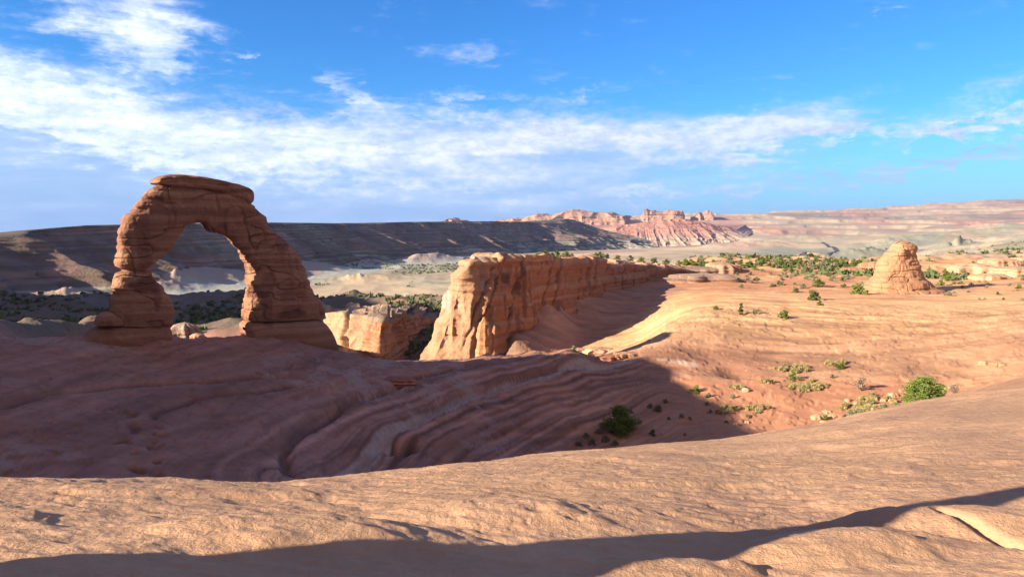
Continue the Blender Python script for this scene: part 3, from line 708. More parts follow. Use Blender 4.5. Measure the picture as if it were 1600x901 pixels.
def c_pink(x, y, z, v):
    c = np.zeros(x.shape+(3,)); c[:] = (.48, .28, .185); return lerp3(c, (.40, .21, .16), sst(0, .5, n2(z/14, z*0, 9))*.5)
def far_rock(label, prof, d, dep, seed, base=352):
    ft = [pt(px, py, d) for px, py in prof]; lo = [(q[0], q[1]-dep*.25, pt(800, base, d)[2]) for q in ft]
    bt = [(q[0]*1.0+dep*.3, q[1]+dep, q[2]) for q in ft]; bb = [(q[0]+dep*.3, q[1]+dep*1.2, l_[2]) for q, l_ in zip(ft, lo)]
    o = cliff('rock_formation', ft, lo, bt, bb, M_vfar, 700, 50, 10, c_pink, 45, 130, 9, .8, seed, 22, 24)
    tag(o, label, 'rock formation')
far_rock('jumbled pink rock domes on the skyline just behind the dark mesa end', [(775,345),(792,343),(800,341),(815,343),(822,339),(838,335),(850,338),(862,337),(868,334),(880,331),(895,328),(905,330),(915,332),(930,332),(945,333),(955,334),(962,337),(972,338)], 6600, 420, 70)
far_rock('flat topped pink castle rock standing alone on the skyline', [(1003,338),(1006,328),(1010,327),(1014,331),(1020,330),(1024,332),(1035,333),(1042,330),(1055,329),(1065,330),(1068,338)], 6900, 260, 74)
far_rock('small pink knob on the skyline right of the flat topped castle rock', [(1082,341),(1088,333),(1093,332),(1096,335),(1105,331),(1110,333),(1116,341)], 7000, 200, 76, 350)
far_rock('tiny pale rock knobs peeping over the top of the dark mesa', [(690,347),(696,344),(701,341.5),(706,344),(712,346)], 6000, 200, 78, 356)

# ------------------------------------------------------------------ the arch
def gz(x, y): return float(ground_z(np.array([x]), np.array([y]))[0])
def zc(X, Y): return (100+X/2.574, 250+Y/2.574)
ARC = 39.0; ac, as_ = math.cos(R(ARC)), math.sin(R(ARC))
a0 = pt(340, 500, 84)                     # point on the arch plane
def on_plane(X, Y):
    px, py = zc(X, Y); r = ray(px, py)
    n = np.array([-as_, ac, 0]); t = (a0@n)/(r@n); return r*t
nrm_a = np.array([-as_, ac, 0])           # away from the viewer
def catm(P, m):
    P = np.asarray(P, float); Pe = np.vstack([2*P[0]-P[1], P, 2*P[-1]-P[-2]]); out = []
    for i in range(len(P)-1):
        p0, p1, p2, p3 = Pe[i:i+4]; t = np.linspace(0, 1, m, endpoint=False)[:, None]
        out.append(.5*((2*p1)+(-p0+p2)*t+(2*p0-5*p1+4*p2-p3)*t*t+(-p0+3*p1-3*p2+p3)*t**3))
    out.append(P[-1:]); return np.vstack(out)
def rockcol_arch(x, y, z):
    c = np.zeros(x.shape+(3,)); c[:] = (.33, .165, .10)
    zz = z+.25*n2(x/4, y/4, 2); st = n2(zz*1.7, zz*0, 501)+.5*n2(zz*5, zz*0, 502)
    c = lerp3(c, (.44, .25, .155), sst(.1, .7, st)*.5); c = lerp3(c, (.25, .115, .075), sst(.1, .7, -st)*.5)
    s = n3(x/1.3, y/1.3, z/2.2, 503); c = lerp3(c, (.20, .095, .07), sst(.3, .6, s)*.6)
    c = lerp3(c, (.17, .085, .065), sst(.62, .8, n2(zz*1.1, zz*0, 509))*.6)
    return stain(c, x, y, z)
STAINS = []
def stain(c, x, y, z):
    for p, a, b in STAINS:
        d = np.sqrt((((x-p[0])**2+(y-p[1])**2)/a**2)+((z-p[2])/b)**2)+.35*n3(x*.9, y*.9, z*.9, 507)
        c = lerp3(c, (.15, .068, .05), sst(1.1, .85, d)*.85)
    return c
def rock_disp(V, cen, amp=.25, seed=0, lam=1.6, strat=.14, crack=.12):
    """displace points away from their section centre"""
    x, y, z = V[..., 0], V[..., 1], V[..., 2]
    d = V-cen; ln = np.linalg.norm(d, axis=-1, keepdims=True)+1e-6; d = d/ln; d[..., 2] *= .35
    zz = z+.3*n2(x/5, y/5, seed+1)
    s1 = n2(zz/.55, zz*0+seed, seed+2); s1 = np.sign(s1)*np.abs(s1)**.5; s2 = n2(zz/.17, zz*0+seed, seed+3)
    blk = fb3(x/lam, y/lam, z/lam, 4, seed+4, .55)
    ck = np.exp(-(n3(x/2.4, y/2.4, z/4.5, seed+6)/.035)**2)*.7+np.exp(-(n3(x/4, y/4, z/1.1, seed+7)/.05)**2)
    a = amp*blk+strat*(s1*.6+.4*s2)*(.5+.5*sst(-.4, .4, n3(x/3, y/3, z/3, seed+9)))-crack*ck+amp*.8*n3(x/4, y/4, z/4, seed+8)
    return V+d*a[..., None]
sec = [((190,662),(430,662),4.6),((188,600),(433,605),4.8),((191,550),(425,560),4.7),((196,492),(393,515),4.4),((210,459),(360,474),3.8),((238,444),(346,446),3.1),
 ((214,428),(350,433),3.6),((213,398),(383,396),3.9),((222,357),(415,360),3.9),((213,312),(446,325),4.0),((226,258),(466,290),4.0),((262,200),(483,268),3.9),
 ((318,140),(505,256),3.9),((375,100),(535,250),3.8),((450,84),(560,256),3.7),((540,90),(576,280),3.7),((630,104),(592,289),3.7),((700,125),(622,294),3.8),
 ((745,172),(648,305),3.9),((793,220),(675,328),4.0),((817,272),(698,350),4.2),((868,312),(713,372),4.4),((912,360),(725,405),4.7),((943,403),(745,440),4.9),
 ((970,465),(739,482),5.3),((1000,528),(733,545),5.6),((1020,578),(726,600),5.8),((1036,632),(719,642),5.9)]
def arch_mesh(sec, name, parent, m=24, nu=260, seed=500, ex=3.8):
    O = catm([on_plane(*s[0]) for s in sec], m); I = catm([on_plane(*s[1]) for s in sec], m); T = catm([[s[2]*.78] for s in sec], m)
    th = np.linspace(0, 2*math.pi, nu, endpoint=False)
    cs, sn = np.cos(th), np.sin(th); a = np.sign(cs)*np.abs(cs)**(2/ex); b = np.sign(sn)*np.abs(sn)**(2/ex)
    C0 = (O+I)/2; H = (O-I)/2
    V = C0[:, None]+H[:, None]*a[None, :, None]+(T[:, :, None]/2*b[None, :, None])*nrm_a[None, None]
    V = rock_disp(V, C0[:, None]+0*V, .36, seed, 1.5, .13, .34)
    nv = V.shape[0]
    c = rockcol_arch(V[..., 0], V[..., 1], V[..., 2])
    V = V.reshape(-1, 3); Fq = grid_faces(nu, nv, True)
    return mesh_np(name, V, Fq, M_arch, c.reshape(-1, 3), True, parent)
STAINS += [(on_plane(310, 505), 2.0, 1.3), (on_plane(790, 515), 2.0, 1.3), (on_plane(370, 625), 1.0, .9), (on_plane(870, 610), 3.0, .5), (on_plane(620, 270), 1.6, .8)]
arch = empty('stone_arch', tuple(a0[:2])+(float(a0[2])-2.0,))
tag(arch, 'tall freestanding sandstone arch with two legs on the left rim of the bowl', 'stone arch')
def chd(o, root): o.parent = root; o.matrix_parent_inverse = root.matrix_world.inverted(); return o
bpy.context.view_layer.update()
chd(arch_mesh(sec, 'span', None), arch)
def slab(name, pts_top, pts_bot, thick, seed, off=0.0, root=None, amp=.16, nz=26, nu=None, ex=3.0, lam=.9, strat=.16):
    """solid between an upper and a lower outline (zoom coords), rounded, with depth"""
    m = 14; O = catm([on_plane(*p) for p in pts_top], m); I = catm([on_plane(*p) for p in pts_bot], m)
    n = len(O); nu = nu or 90; th = np.linspace(0, 2*math.pi, nu, endpoint=False); cs, sn = np.cos(th), np.sin(th)
    a = np.sign(cs)*np.abs(cs)**(2/ex); b = np.sign(sn)*np.abs(sn)**(2/ex)
    t = np.linspace(-1, 1, n); T = np.interp(np.linspace(0, 1, n), np.linspace(0, 1, len(thick)), thick)
    endr = np.clip(1-np.abs(t)**14, .03, 1)**.5
    C0 = (O+I)/2+nrm_a*off; H = (O-I)/2*endr[:, None]
    V = C0[:, None]+H[:, None]*a[None, :, None]+(T*endr)[:, None, None]/2*b[None, :, None]*nrm_a
    V = rock_disp(V, C0[:, None]+0*V, amp, seed, lam, strat, .08)
    c = rockcol_arch(V[..., 0], V[..., 1], V[..., 2])
    o = mesh_np(name, V.reshape(-1, 3), np.concatenate([grid_faces(nu, n, True)]), M_arch, c.reshape(-1, 3))
    return chd(o, root) if root is not None else o
slab('cap_rock', [(347,86),(385,64),(450,60),(540,68),(620,82),(690,98),(735,112),(757,140)], [(352,98),(385,104),(450,112),(540,122),(620,140),(690,160),(725,176),(754,178)], [3.2,3.4,3.4,3.4,3.2], 520, root=arch, amp=.34, lam=1.1, strat=.2, nu=160, ex=4)
slab('right_pedestal'.replace('right_', ''), [(716,648),(760,640),(850,636),(950,634),(1034,630)], [(726,705),(760,800),(870,830),(980,870),(1110,870)], [4.6,5.4,6.8,8.0,8.4], 540, -.3, arch, .3, ex=2.5, lam=1.6, strat=.07)
slab('pedestal', [(95,690),(150,668),(220,660),(320,658),(432,656)], [(40,770),(120,790),(220,800),(320,800),(434,770)], [2.6,3.8,4.6,4.4,3.8], 560, .2, arch, .26, ex=4, lam=1.3, strat=.22)
o = slab('ledge_rock', [(118,650),(140,618),(172,605),(205,620),(232,645)], [(118,660),(150,668),(175,668),(205,668),(234,660)], [2.0,2.8,3,2.8,2.2], 580, -.6, None, .14); tag(o, 'small capped rock knob perched against the left foot of the arch', 'rock')

# ------------------------------------------------------------------ butte on the right
def lump(name, cx, cy, z0, levels, seed, amp, lam, strat, mat, nu=260, nv=150, colfn=None, rot=0, ex=2.0, root=None, plan=0.0):
    """levels: (height, left, right, front, back) extents from the centre"""
    Lv = np.array(levels, float); hs = np.linspace(Lv[0, 0], Lv[-1, 0], nv)
    l_, r_, f_, b_ = (np.interp(hs, Lv[:, 0], Lv[:, k]) for k in (1, 2, 3, 4))
    th = np.linspace(0, 2*math.pi, nu, endpoint=False); cs, sn = np.cos(th), np.sin(th)
    cs = np.sign(cs)*np.abs(cs)**(2/ex); sn = np.sign(sn)*np.abs(sn)**(2/ex)
    X_ = np.where(cs[None] < 0, cs[None]*l_[:, None], cs[None]*r_[:, None]); Y_ = np.where(sn[None] < 0, sn[None]*f_[:, None], sn[None]*b_[:, None])
    Z_ = np.repeat(hs[:, None], nu, 1)+z0
    if plan: pm = 1+plan*(n2(np.cos(th)*1.6+seed, np.sin(th)*1.6, seed)+.5*n2(np.cos(th)*4+seed, np.sin(th)*4, seed+1)); X_ = X_*pm; Y_ = Y_*pm
    c, s = math.cos(R(rot)), math.sin(R(rot))
    V = np.stack([cx+X_*c-Y_*s, cy+X_*s+Y_*c, Z_], -1)
    cen = np.zeros_like(V); cen[..., 0] = cx; cen[..., 1] = cy; cen[..., 2] = Z_
    V = rock_disp(V, cen, amp, seed, lam, strat, amp*.4)
    capr = []
    for q in (.35, .7, 1.0):
        p = V[-1]*(1-q)+V[-1].mean(0)*q; p[:, 2] += amp*.35*q; capr.append(p)
    V = np.concatenate([V, np.array(capr)], 0); n = V.shape[0]
    col = (colfn or rockcol_arch)(V[..., 0], V[..., 1], V[..., 2])
    o = mesh_np(name, V.reshape(-1, 3), grid_faces(nu, n, True), mat, col.reshape(-1, 3))
    return o
bc = pt(1412, 458, 152); k = 152/F
def c_butte(x, y, z):
    c = rockcol_arch(x, y, z); return lerp3(c, (.55, .30, .165), np.full(x.shape, .72))
zb = bc[2]
lv = [(-3.5,15,16,13,12),(-.6,11,12.5,9.5,9),(.3,8.4,9.8,7.2,7),(.8,7.2,7.9,5.7,5.2),(2.2,7.0,6.6,5.2,4.2),(2.7,6.2,5.9,4.0,4.0),(5,4.7,5.0,3.2,3.2),(7.4,2.9,4.3,2.3,2.6),(8.3,2.0,3.8,1.9,2.2),(8.5,1.3,3.9,2.0,2.2),(9.2,.5,4.0,1.9,2.0),(9.6,.2,3.8,1.6,1.8),(10.1,-.1,2.8,1.0,1.2),(10.5,-.5,2.2,.4,.6)]
o = lump('butte', bc[0], bc[1]+3, zb, lv, 600, .95, 4.2, .11, M_arch, 420, 260, c_butte, 14, 2.5)
tag(o, 'cone shaped orange sandstone butte on the flat slickrock at right', 'butte')

def stone(px, py, wpx, hpx, label, cat='rock', group=None, seed=0, dep=.8, rot=0, colv=(.50,.29,.17), d=None, sink=.25, flat=False, name='rock', steps=2):
    if d is None:
        h = hit(px, py, 30)
        if h is None: return
        x, y = h
    else: x, y = pt(px, py, d)[:2]
    z = float(gfast(x, y)) if d is None else pt(px, py, d)[2]
    k = y/F; w = wpx*k/2; h = hpx*k; rg = random.Random(seed); lv = [(-h*sink*2, w*.9, w*.9, w*dep*.9, w*dep*.9)]
    q = 7
    for i in range(q+1):
        t = i/q; e = (1-t**(5 if flat else 2.6))**.5 if t < 1 else .12
        j = 1+.14*rg.uniform(-1, 1)*(1 if i % 2 else -1)
        lv.append((h*t, w*e*j, w*e*(2-j), w*dep*e*j, w*dep*e))
    def cf(x_, y_, z_):
        c = np.zeros(x_.shape+(3,)); c[:] = colv
        return c*(1+.22*n2((z_)*5, z_*0, seed)+.15*fb3(x_, y_, z_, 3, seed))[..., None]
    big = max(60, min(160, int(wpx*3)))
    o = lump(name, x, y, z, lv, 800+seed, .12*w**.7 if w > .3 else .03, max(.4, w*.6), .06*h**.6 if h > .1 else .01, M_arch, big, max(30, big//2), cf, rot, 2.4, plan=.34)
    return tag(o, label, cat, group)
RAYD = np.exp(np.linspace(math.log(30), math.log(330), 700))
def hit(px, py, dmin=40):          # where the ground is met on that line of sight
    r = ray(px, py); r = r/r[1]; d = RAYD[RAYD > dmin]; x = r[0]*d; y = d; z = r[2]*d
    g = gfast(x, y); below = np.nonzero(g >= z)[0]
    if len(below) == 0: return None
    i = below[0]; return x[i], y[i]
stone(757, 556, 30, 62, 'rounded orange pillar leaning on the fin at its sunlit corner', 'rock pillar', seed=1, d=112.5, rot=20, dep=1.0, colv=(.50,.25,.13), sink=.3, name='rock_pillar')
stone(905, 549, 34, 5, 'thin flat slab at the left end of the slabs on the bowl rim', seed=2, flat=True, rot=10)
stone(935, 552, 44, 9, 'largest pale flat slab stacked on the bowl rim', seed=3, flat=True, rot=-8, colv=(.58,.37,.23))
stone(950, 560, 40, 7, 'reddish flat slab tilted in front of the largest rim slab', seed=4, flat=True, rot=-14, colv=(.45,.22,.14))
stone(978, 557, 34, 7, 'dark edged slab at the right end of the slabs on the bowl rim', seed=5, flat=True, rot=4)
stone(627, 599, 48, 11, 'lone red boulder lying in shade on the slope between arch and rim slabs', 'boulder', seed=6, rot=6, colv=(.46,.19,.12), name='boulder')
stone(1540, 569, 20, 6, 'left of two small pale boulders on the bare slickrock at far right', 'boulder', seed=7, name='boulder')
stone(1561, 570, 22, 5, 'right of two small pale boulders on the bare slickrock at far right', 'boulder', seed=8, name='boulder')
stone(543, 568, 46, 17, 'dark rounded boulder at the right foot of the arch', 'boulder', seed=9, d=90, rot=10, colv=(.36,.18,.12), name='boulder')
stone(515, 572, 30, 22, 'cracked block leaning on the right foot of the arch', 'boulder', seed=10, d=88.5, colv=(.38,.19,.12), name='boulder')
stone(290, 530, 46, 27, 'pale layered rock dome seen just behind the left leg of the arch', 'rock dome', seed=11, d=104, colv=(.40,.28,.21), sink=1.0, name='rock_dome')
stone(308, 531, 22, 11, 'small round rock at the foot of the dome behind the left leg', 'boulder', seed=12, d=98, colv=(.46,.26,.18), sink=1.0, name='boulder')
stone(1167, 588-8, 4, 2, 'tiny stone on the dark slickrock hump', seed=13)
for q, (px, py, w, h) in enumerate([(1278,653,20,7),(1300,652,14,5),(1292,646,12,4),(1318,638,12,5),(1340,632,14,5),(1362,640,14,4),(1395,618,14,5),(1410,612,12,4),(1425,606,18,5),(1165,612,12,6),(1190,640,7,3),(1150,664,8,3),(1167,661,6,3),(1325,626,10,4),(1380,627,10,4),(1352,652,9,4),(1286,660,10,3),(1480,606,16,5),(1495,603,14,4)]):
    stone(px, py, w, h, 'small tan rock among the brush on the sunny bowl floor', 'rock', 'small rocks on the sunny bowl floor', seed=20+q, colv=(.55,.36,.22))
stone(1128, 424, 50, 15, 'dome of brown rock capping the ledges at the head of the slickrock', 'rock dome', seed=50, dep=1.2, colv=(.42,.26,.17), name='rock_dome')
stone(1085, 425, 80, 9, 'dark flat ledge outcrop left of the brown capping dome', 'rock ledge', seed=51, flat=True, dep=.7, colv=(.33,.22,.16), name='rock_ledge')
stone(1100, 440, 120, 13, 'broad banded ledge below the brown capping dome', 'rock ledge', seed=52, flat=True, dep=.5, colv=(.36,.25,.19), name='rock_ledge')
for q, (px, py, w, h, lb) in enumerate([(1515,425,70,14,'long pale dome in the rocks right of the butte'),(1560,415,60,12,'pale dome highest on the skyline side of the rocks at right'),(1590,430,70,14,'pale rounded dome at the right edge of the photo above the slickrock'),(1600,412,50,10,'pale dome partly cut off by the right edge of the photo'),(1545,436,60,9,'low pale dome in front of the other domes at right'),(1365,418,50,9,'low red rock ledge among shrubs left of the butte'),(1330,424,50,6,'thin red ledge farther left among the shrubs')]):
    stone(px, py, w, h, lb, 'rock dome', seed=60+q, dep=.8, colv=(.58,.36,.22) if q < 5 else (.48,.25,.15), name='rock_dome')
# ------------------------------------------------------------------ plants
def leaf_mat(name, col, var=.3):
    m = bpy.data.materials.new(name); m.use_nodes = True; n = m.node_tree.nodes; l = m.node_tree.links
    b = n['Principled BSDF']; b.inputs['Roughness'].default_value = .75; b.inputs['Specular IOR Level'].default_value = .15
    g = n.new('ShaderNodeNewGeometry'); oi = n.new('ShaderNodeObjectInfo')
    q = n.new('ShaderNodeTexNoise'); q.inputs['Scale'].default_value = 3.0; l.new(g.outputs['Position'], q.inputs['Vector'])
    a = n.new('ShaderNodeMath'); a.operation = 'ADD'; l.new(q.outputs[0], a.inputs[0]); l.new(g.outputs['Random Per Island'], a.inputs[1])
    a2 = n.new('ShaderNodeMath'); a2.operation = 'ADD'; l.new(a.outputs[0], a2.inputs[0]); l.new(oi.outputs['Random'], a2.inputs[1])
    r = n.new('ShaderNodeMapRange'); l.new(a2.outputs[0], r.inputs[0]); r.inputs[1].default_value = .3; r.inputs[2].default_value = 2.2
    r.inputs[3].default_value = 1-var*1.5; r.inputs[4].default_value = 1+var*1.5
    x_ = n.new('ShaderNodeMix'); x_.data_type = 'RGBA'; x_.blend_type = 'MULTIPLY'; x_.inputs[0].default_value = 1; x_.inputs[6].default_value = (*col, 1)
    l.new(r.outputs[0], x_.inputs[7]); l.new(x_.outputs[2], b.inputs['Base Color'])
    return m
L_jun = leaf_mat('juniper_leaf', (.115, .155, .035), .4); L_sage = leaf_mat('sage_leaf', (.21, .215, .13)); L_grass = leaf_mat('dry_grass', (.33, .28, .13), .4); L_dry = leaf_mat('dead_twigs', (.26, .20, .15))
M_bark = leaf_mat('bark', (.16, .11, .08), .15)
def crown_np(seed, rx, rz, n, clumps, size, base=.0, cone=False, upright=0.0, blade=1.0):
    rg = np.random.RandomState(seed); V = []
    th = rg.rand(clumps)*6.283; rr = np.sqrt(rg.rand(clumps))*.72; zc_ = rg.rand(clumps)
    w = (1-.75*zc_) if cone else np.sqrt(np.clip(1-(zc_*1.0)**2, .05, 1))
    w = w*rg.uniform(.65, 1.25, clumps)
    cc = np.stack([rr*np.cos(th)*rx*w, rr*np.sin(th)*rx*w, base+zc_*rz*.85], -1)
    cr_ = rx*(.13+.25*rg.rand(clumps)**1.5)*(.7 if cone else 1)
    pick = rg.randint(0, clumps, n)
    d = rg.normal(size=(n, 3)); d /= np.linalg.norm(d, axis=1, keepdims=True); d[:, 2] *= .8
    c = cc[pick]+d*(cr_[pick]*rg.rand(n)**.4)[:, None]; c[:, 2] = np.maximum(c[:, 2], .02)
    a = rg.normal(size=(n, 3)); a[:, 2] += upright*3; a /= np.linalg.norm(a, axis=1, keepdims=True); b = np.cross(a, rg.normal(size=(n, 3))); b /= np.linalg.norm(b, axis=1, keepdims=True)
    s = size*(.6+.8*rg.rand(n))[:, None]
    V = np.stack([c-a*s-b*s*.35, c-a*s*.2+b*s*.55, c+a*s+b*s*.1, c-a*s*.1-b*s*.5*blade], 1).reshape(-1, 3)
    return V, np.arange(n*4).reshape(-1, 4)
def trunk_np(seed, h, r0, limbs=5, spread=.6):
    rg = random.Random(seed); Vs = []; Fs = []; off = 0
    def tube(p0, p1, ra, rb):
        nonlocal off
        p0 = np.array(p0); p1 = np.array(p1); mid = (p0+p1)/2+np.array([rg.uniform(-.1, .1)*h, rg.uniform(-.1, .1)*h, 0])
        pts = [p0, mid, p1]; rs = [ra, (ra+rb)/2, rb]
        for p, r_ in zip(pts, rs):
            for k_ in range(6): t = k_*math.pi/3; Vs.append((p[0]+math.cos(t)*r_, p[1]+math.sin(t)*r_, p[2]))
        for a in range(2):
            for k_ in range(6): Fs.append((off+a*6+k_, off+a*6+(k_+1) % 6, off+a*6+6+(k_+1) % 6, off+a*6+6+k_))
        off += 18
    tube((0, 0, -.2), (0, 0, h*.45), r0, r0*.7)
    for i in range(limbs):
        t = i*6.283/limbs+rg.random(); tube((0, 0, h*.15+h*.05*i), (math.cos(t)*h*spread, math.sin(t)*h*spread, h*(.5+.4*rg.random())), r0*.6, r0*.15)
    return np.array(Vs), np.array(Fs)
def proto(kind, seed):
    t = empty({'j': 'juniper', 't': 'juniper', 's': 'sagebrush', 'g': 'grass_clump', 'd': 'dry_shrub', 'b': 'juniper'}[kind])
    if kind == 'b': V, Fq = crown_np(seed, 1.0, 1.1, 11000, 46, .032, .05); mt = L_jun
    if kind == 'j': V, Fq = crown_np(seed, .85, 1.0, 1800, 18, .06, .03); mt = L_jun
    if kind == 't': V, Fq = crown_np(seed, .5, 1.6, 2200, 26, .06, .05, True); mt = L_jun
    if kind == 's': V, Fq = crown_np(seed, .6, .62, 1100, 14, .05, .0, upright=.4); mt = L_sage
    if kind == 'g': V, Fq = crown_np(seed, .5, .3, 900, 12, .085, .0, upright=.9, blade=-.4); mt = L_grass
    if kind == 'd': V, Fq = crown_np(seed, .7, .9, 900, 16, .045, .1, upright=.3); mt = L_dry
    mesh_np('crown' if kind in 'jtb' else 'foliage', V, Fq, mt, smooth=False, parent=t)
    if kind in 'jtbd':
        tv, tf = trunk_np(seed, 1.0, .07, 6, .5); mesh_np('trunk', tv, tf, M_bark, parent=t)
    return t
protos = {k: [proto(k, 900+i*7+ord(k)) for i in range(3)] for k in 'jtsgdb'}
used = set()
def plant(kind, x, y, s, label, cat, group=None, var=None, zs=1.0, rz=None):
    v = prng.randrange(3) if var is None else var; src = protos[kind][v]
    if (kind, v) in used:
        o = src.copy(); COL.objects.link(o)
        for ch in src.children: c = ch.copy(); COL.objects.link(c); c.parent = o
    else: o = src; used.add((kind, v))
    o.location = (x, y, float(gfast(x, y))-.05*s); o.rotation_euler = (0, 0, prng.random()*6.28 if rz is None else rz)
    o.scale = (s, s, s*zs)
    if 'group' in o: del o['group']
    tag(o, label, cat, group); return o
prng = random.Random(77)
def at(kind, px, py, hpx, label, cat, group=None, unit=1.0, zs=1.0, dmin=40):
    h = hit(px, py, dmin)
    if h is None: return
    tall = {'j': 1.0, 't': 1.65, 's': .62, 'g': .38, 'd': .95, 'b': 1.2}[kind]
    s = hpx*h[1]/F/tall/zs
    return plant(kind, h[0], h[1], s, label, cat, group, zs=zs)
at('b', 968, 678, 47, 'large dark juniper in the shade on the bowl floor', 'juniper')
at('b', 1442, 631, 42, 'biggest bright green juniper on the sunny floor beside the foreground crest', 'juniper', zs=.8)
at('t', 1157, 492, 23, 'pointed green juniper alone on the slickrock left of the middle', 'juniper')
at('j', 1225, 497, 14, 'small rounded juniper on bare slickrock right of the pointed juniper', 'juniper')
at('j', 1341, 459, 19, 'round juniper just left of the orange butte', 'juniper')
at('j', 1278, 448, 14, 'wide juniper on red sand left of the butte, farther of the pair', 'juniper')
at('j', 1271, 469, 17, 'wide juniper on red sand left of the butte, nearer of the pair', 'juniper')
at('j', 1243, 457, 9, 'low juniper beside the pair on the red sand', 'juniper')
at('j', 1281, 477, 8, 'low juniper at the near edge of the red sand', 'juniper')
at('j', 1087, 614, 13, 'bright green bush catching the sun at the shadow edge', 'juniper')
at('s', 1107, 622, 9, 'pale bush just right of the bright green bush at the shadow edge', 'sagebrush')
at('j', 1239, 594, 14, 'small green bush among the yellow grass in the sunny bowl', 'juniper')
at('j', 1312, 577, 11, 'small green bush at the upper end of the sunny grass', 'juniper')
at('d', 1345, 610, 22, 'greyish half bare shrub standing left of the biggest juniper', 'dry shrub')
at('d', 1492, 614, 16, 'twiggy bare shrub right of the biggest juniper', 'dry shrub')
at('s', 1328, 657, 17, 'grey green sagebrush against the foreground crest', 'sagebrush')
at('s', 1381, 650, 12, 'pale sagebrush near the crest left of the biggest juniper', 'sagebrush')
at('j', 1470, 446, 10, 'single green bush at the right foot of the butte', 'juniper')
at('s', 1482, 462, 8, 'grey sagebrush in the shade line right of the butte', 'sagebrush')
at('j', 1118, 484, 7, 'flat green bush left of the pointed juniper', 'juniper')
at('s', 1180, 490, 8, 'pale sagebrush right beside the pointed juniper', 'sagebrush')
at('s', 896, 546, 7, 'tiny bush on the bowl rim left of the stacked slabs', 'sagebrush')
at('s', 931, 548, 7, 'tiny bush between the stacked slabs on the bowl rim', 'sagebrush')
at('j', 1028, 643, 11, 'dark bush in the shade right of the large dark juniper', 'juniper')
at('j', 1020, 680, 10, 'dark bush on the flat pale slab in the shaded bowl', 'juniper')
for px, py, h in [(1065,652,7),(1078,657,6),(1000,662,7),(945,690,11),(925,693,10),(905,697,9),(960,696,9),(985,645,7),(1015,637,7),(1040,630,7),(915,682,8),(935,678,9),(1045,655,5),(1070,680,4)]:
    at('s', px, py, h, 'low dark brush in the shade on the bowl floor', 'sagebrush', 'dark brush on the shaded bowl floor')
for cx, cy, sx, sy, n in [(1240,578,22,4,20),(1258,606,28,6,40),(1180,640,16,4,14),(1310,570,18,4,12),(1350,640,34,8,36),(1420,642,30,5,16),(1200,597,10,2,5),(1155,606,12,2,5),(1130,640,20,8,8),(1365,622,25,6,12)]:
    for i in range(n):
        px = prng.gauss(cx, sx*.55); py = prng.gauss(cy, sy*.55)
        at('g', px, py, prng.uniform(4, 8), 'yellow dry grass tuft on the sunny bowl floor', 'grass clump', 'dry grass tufts on the sunny bowl floor')
for px, py, h in [(1105,632,6),(1135,647,7),(1160,609,8),(1200,598,7),(1144,622,7),(1166,652,6),(1185,646,6),(1290,655,8),(1365,632,8),(1400,640,8),(1390,625,8),(1345,650,8),(1300,590,6),(1110,645,6),(1135,660,5)]:
    at(prng.choice('sjs'), px, py, h, 'small shrub scattered on the sunny bowl floor', 'shrub', 'small shrubs on the sunny bowl floor')
for i in range(230):
    u = prng.random()
    if u < .5: px = prng.uniform(1060, 1355); py = prng.gauss(416, 5); h = prng.uniform(5, 10)
    elif u < .72: px = prng.uniform(1455, 1640); py = prng.gauss(425, 9); h = prng.uniform(5, 11)
    elif u < .9: px = prng.uniform(1150, 1350); py = prng.uniform(422, 450); h = prng.uniform(4, 8)
    else: px = prng.uniform(1440, 1600); py = prng.uniform(440, 470); h = prng.uniform(3, 6)
    k_ = prng.choice('jjjs' if u < .7 else 'jssd')
    if 1350 < px < 1475 and py > 400: continue
    at(k_, px, py, h, 'small desert shrub on the shelf beyond the slickrock', 'shrub', 'shrubs on the far shelf', dmin=120)

# ------------------------------------------------------------------ air
def haze():
    V = np.array([(a, b, c) for a in (-27000, 27000) for b in (-27000, 27000) for c in (-1200, 420)], float)
    Fq = np.array([(0,1,3,2),(4,6,7,5),(0,4,5,1),(2,3,7,6),(0,2,6,4),(1,5,7,3)])
    m = bpy.data.materials.new('haze_air'); m.use_nodes = True; n = m.node_tree.nodes
    for q in list(n):
        if q.type == 'BSDF_PRINCIPLED': n.remove(q)
    v = n.new('ShaderNodeVolumePrincipled'); v.inputs['Color'].default_value = (.32, .52, 1, 1); v.inputs['Density'].default_value = 2.5e-5; v.inputs['Anisotropy'].default_value = .0
    m.node_tree.links.new(v.outputs[0], n['Material Output'].inputs['Volume'])
    o = mesh_np('haze', V, Fq, m, smooth=False); tag(o, kind='stuff')
haze()

# ------------------------------------------------------------------ scrub too dense to count
def scrub(n, azr, rr, size, seed, mat, dens_scale, thr):
    rg = np.random.RandomState(seed); az = rg.uniform(*[R(a) for a in azr], n); r = np.exp(rg.uniform(math.log(rr[0]), math.log(rr[1]), n))
    x, y = r*np.sin(az), r*np.cos(az); k = n2(x/dens_scale, y/dens_scale, seed)+.5*n2(x/dens_scale*3, y/dens_scale*3, seed+1) > thr
    x, y, r = x[k], y[k], r[k]; z = gfast(x, y); z2 = gfast(x+1.5, y+1.5); k = np.abs(z2-z) < 1.6; x, y, z = x[k], y[k], z[k]; m = len(x); q = 9
    s_ = size*rg.uniform(.5, 1.4, m)[:, None, None]
    d = rg.normal(size=(m, q, 3)); d /= np.linalg.norm(d, axis=2, keepdims=True); d[..., 2] = np.abs(d[..., 2])*.8
    c = np.stack([x, y, z], -1)[:, None]+d*s_*.8; a = rg.normal(size=(m, q, 3)); b = rg.normal(size=(m, q, 3)); a *= s_*.35; b *= s_*.35
    V = np.stack([c-a, c-b, c+a, c+b], 2).reshape(-1, 3)
    return V
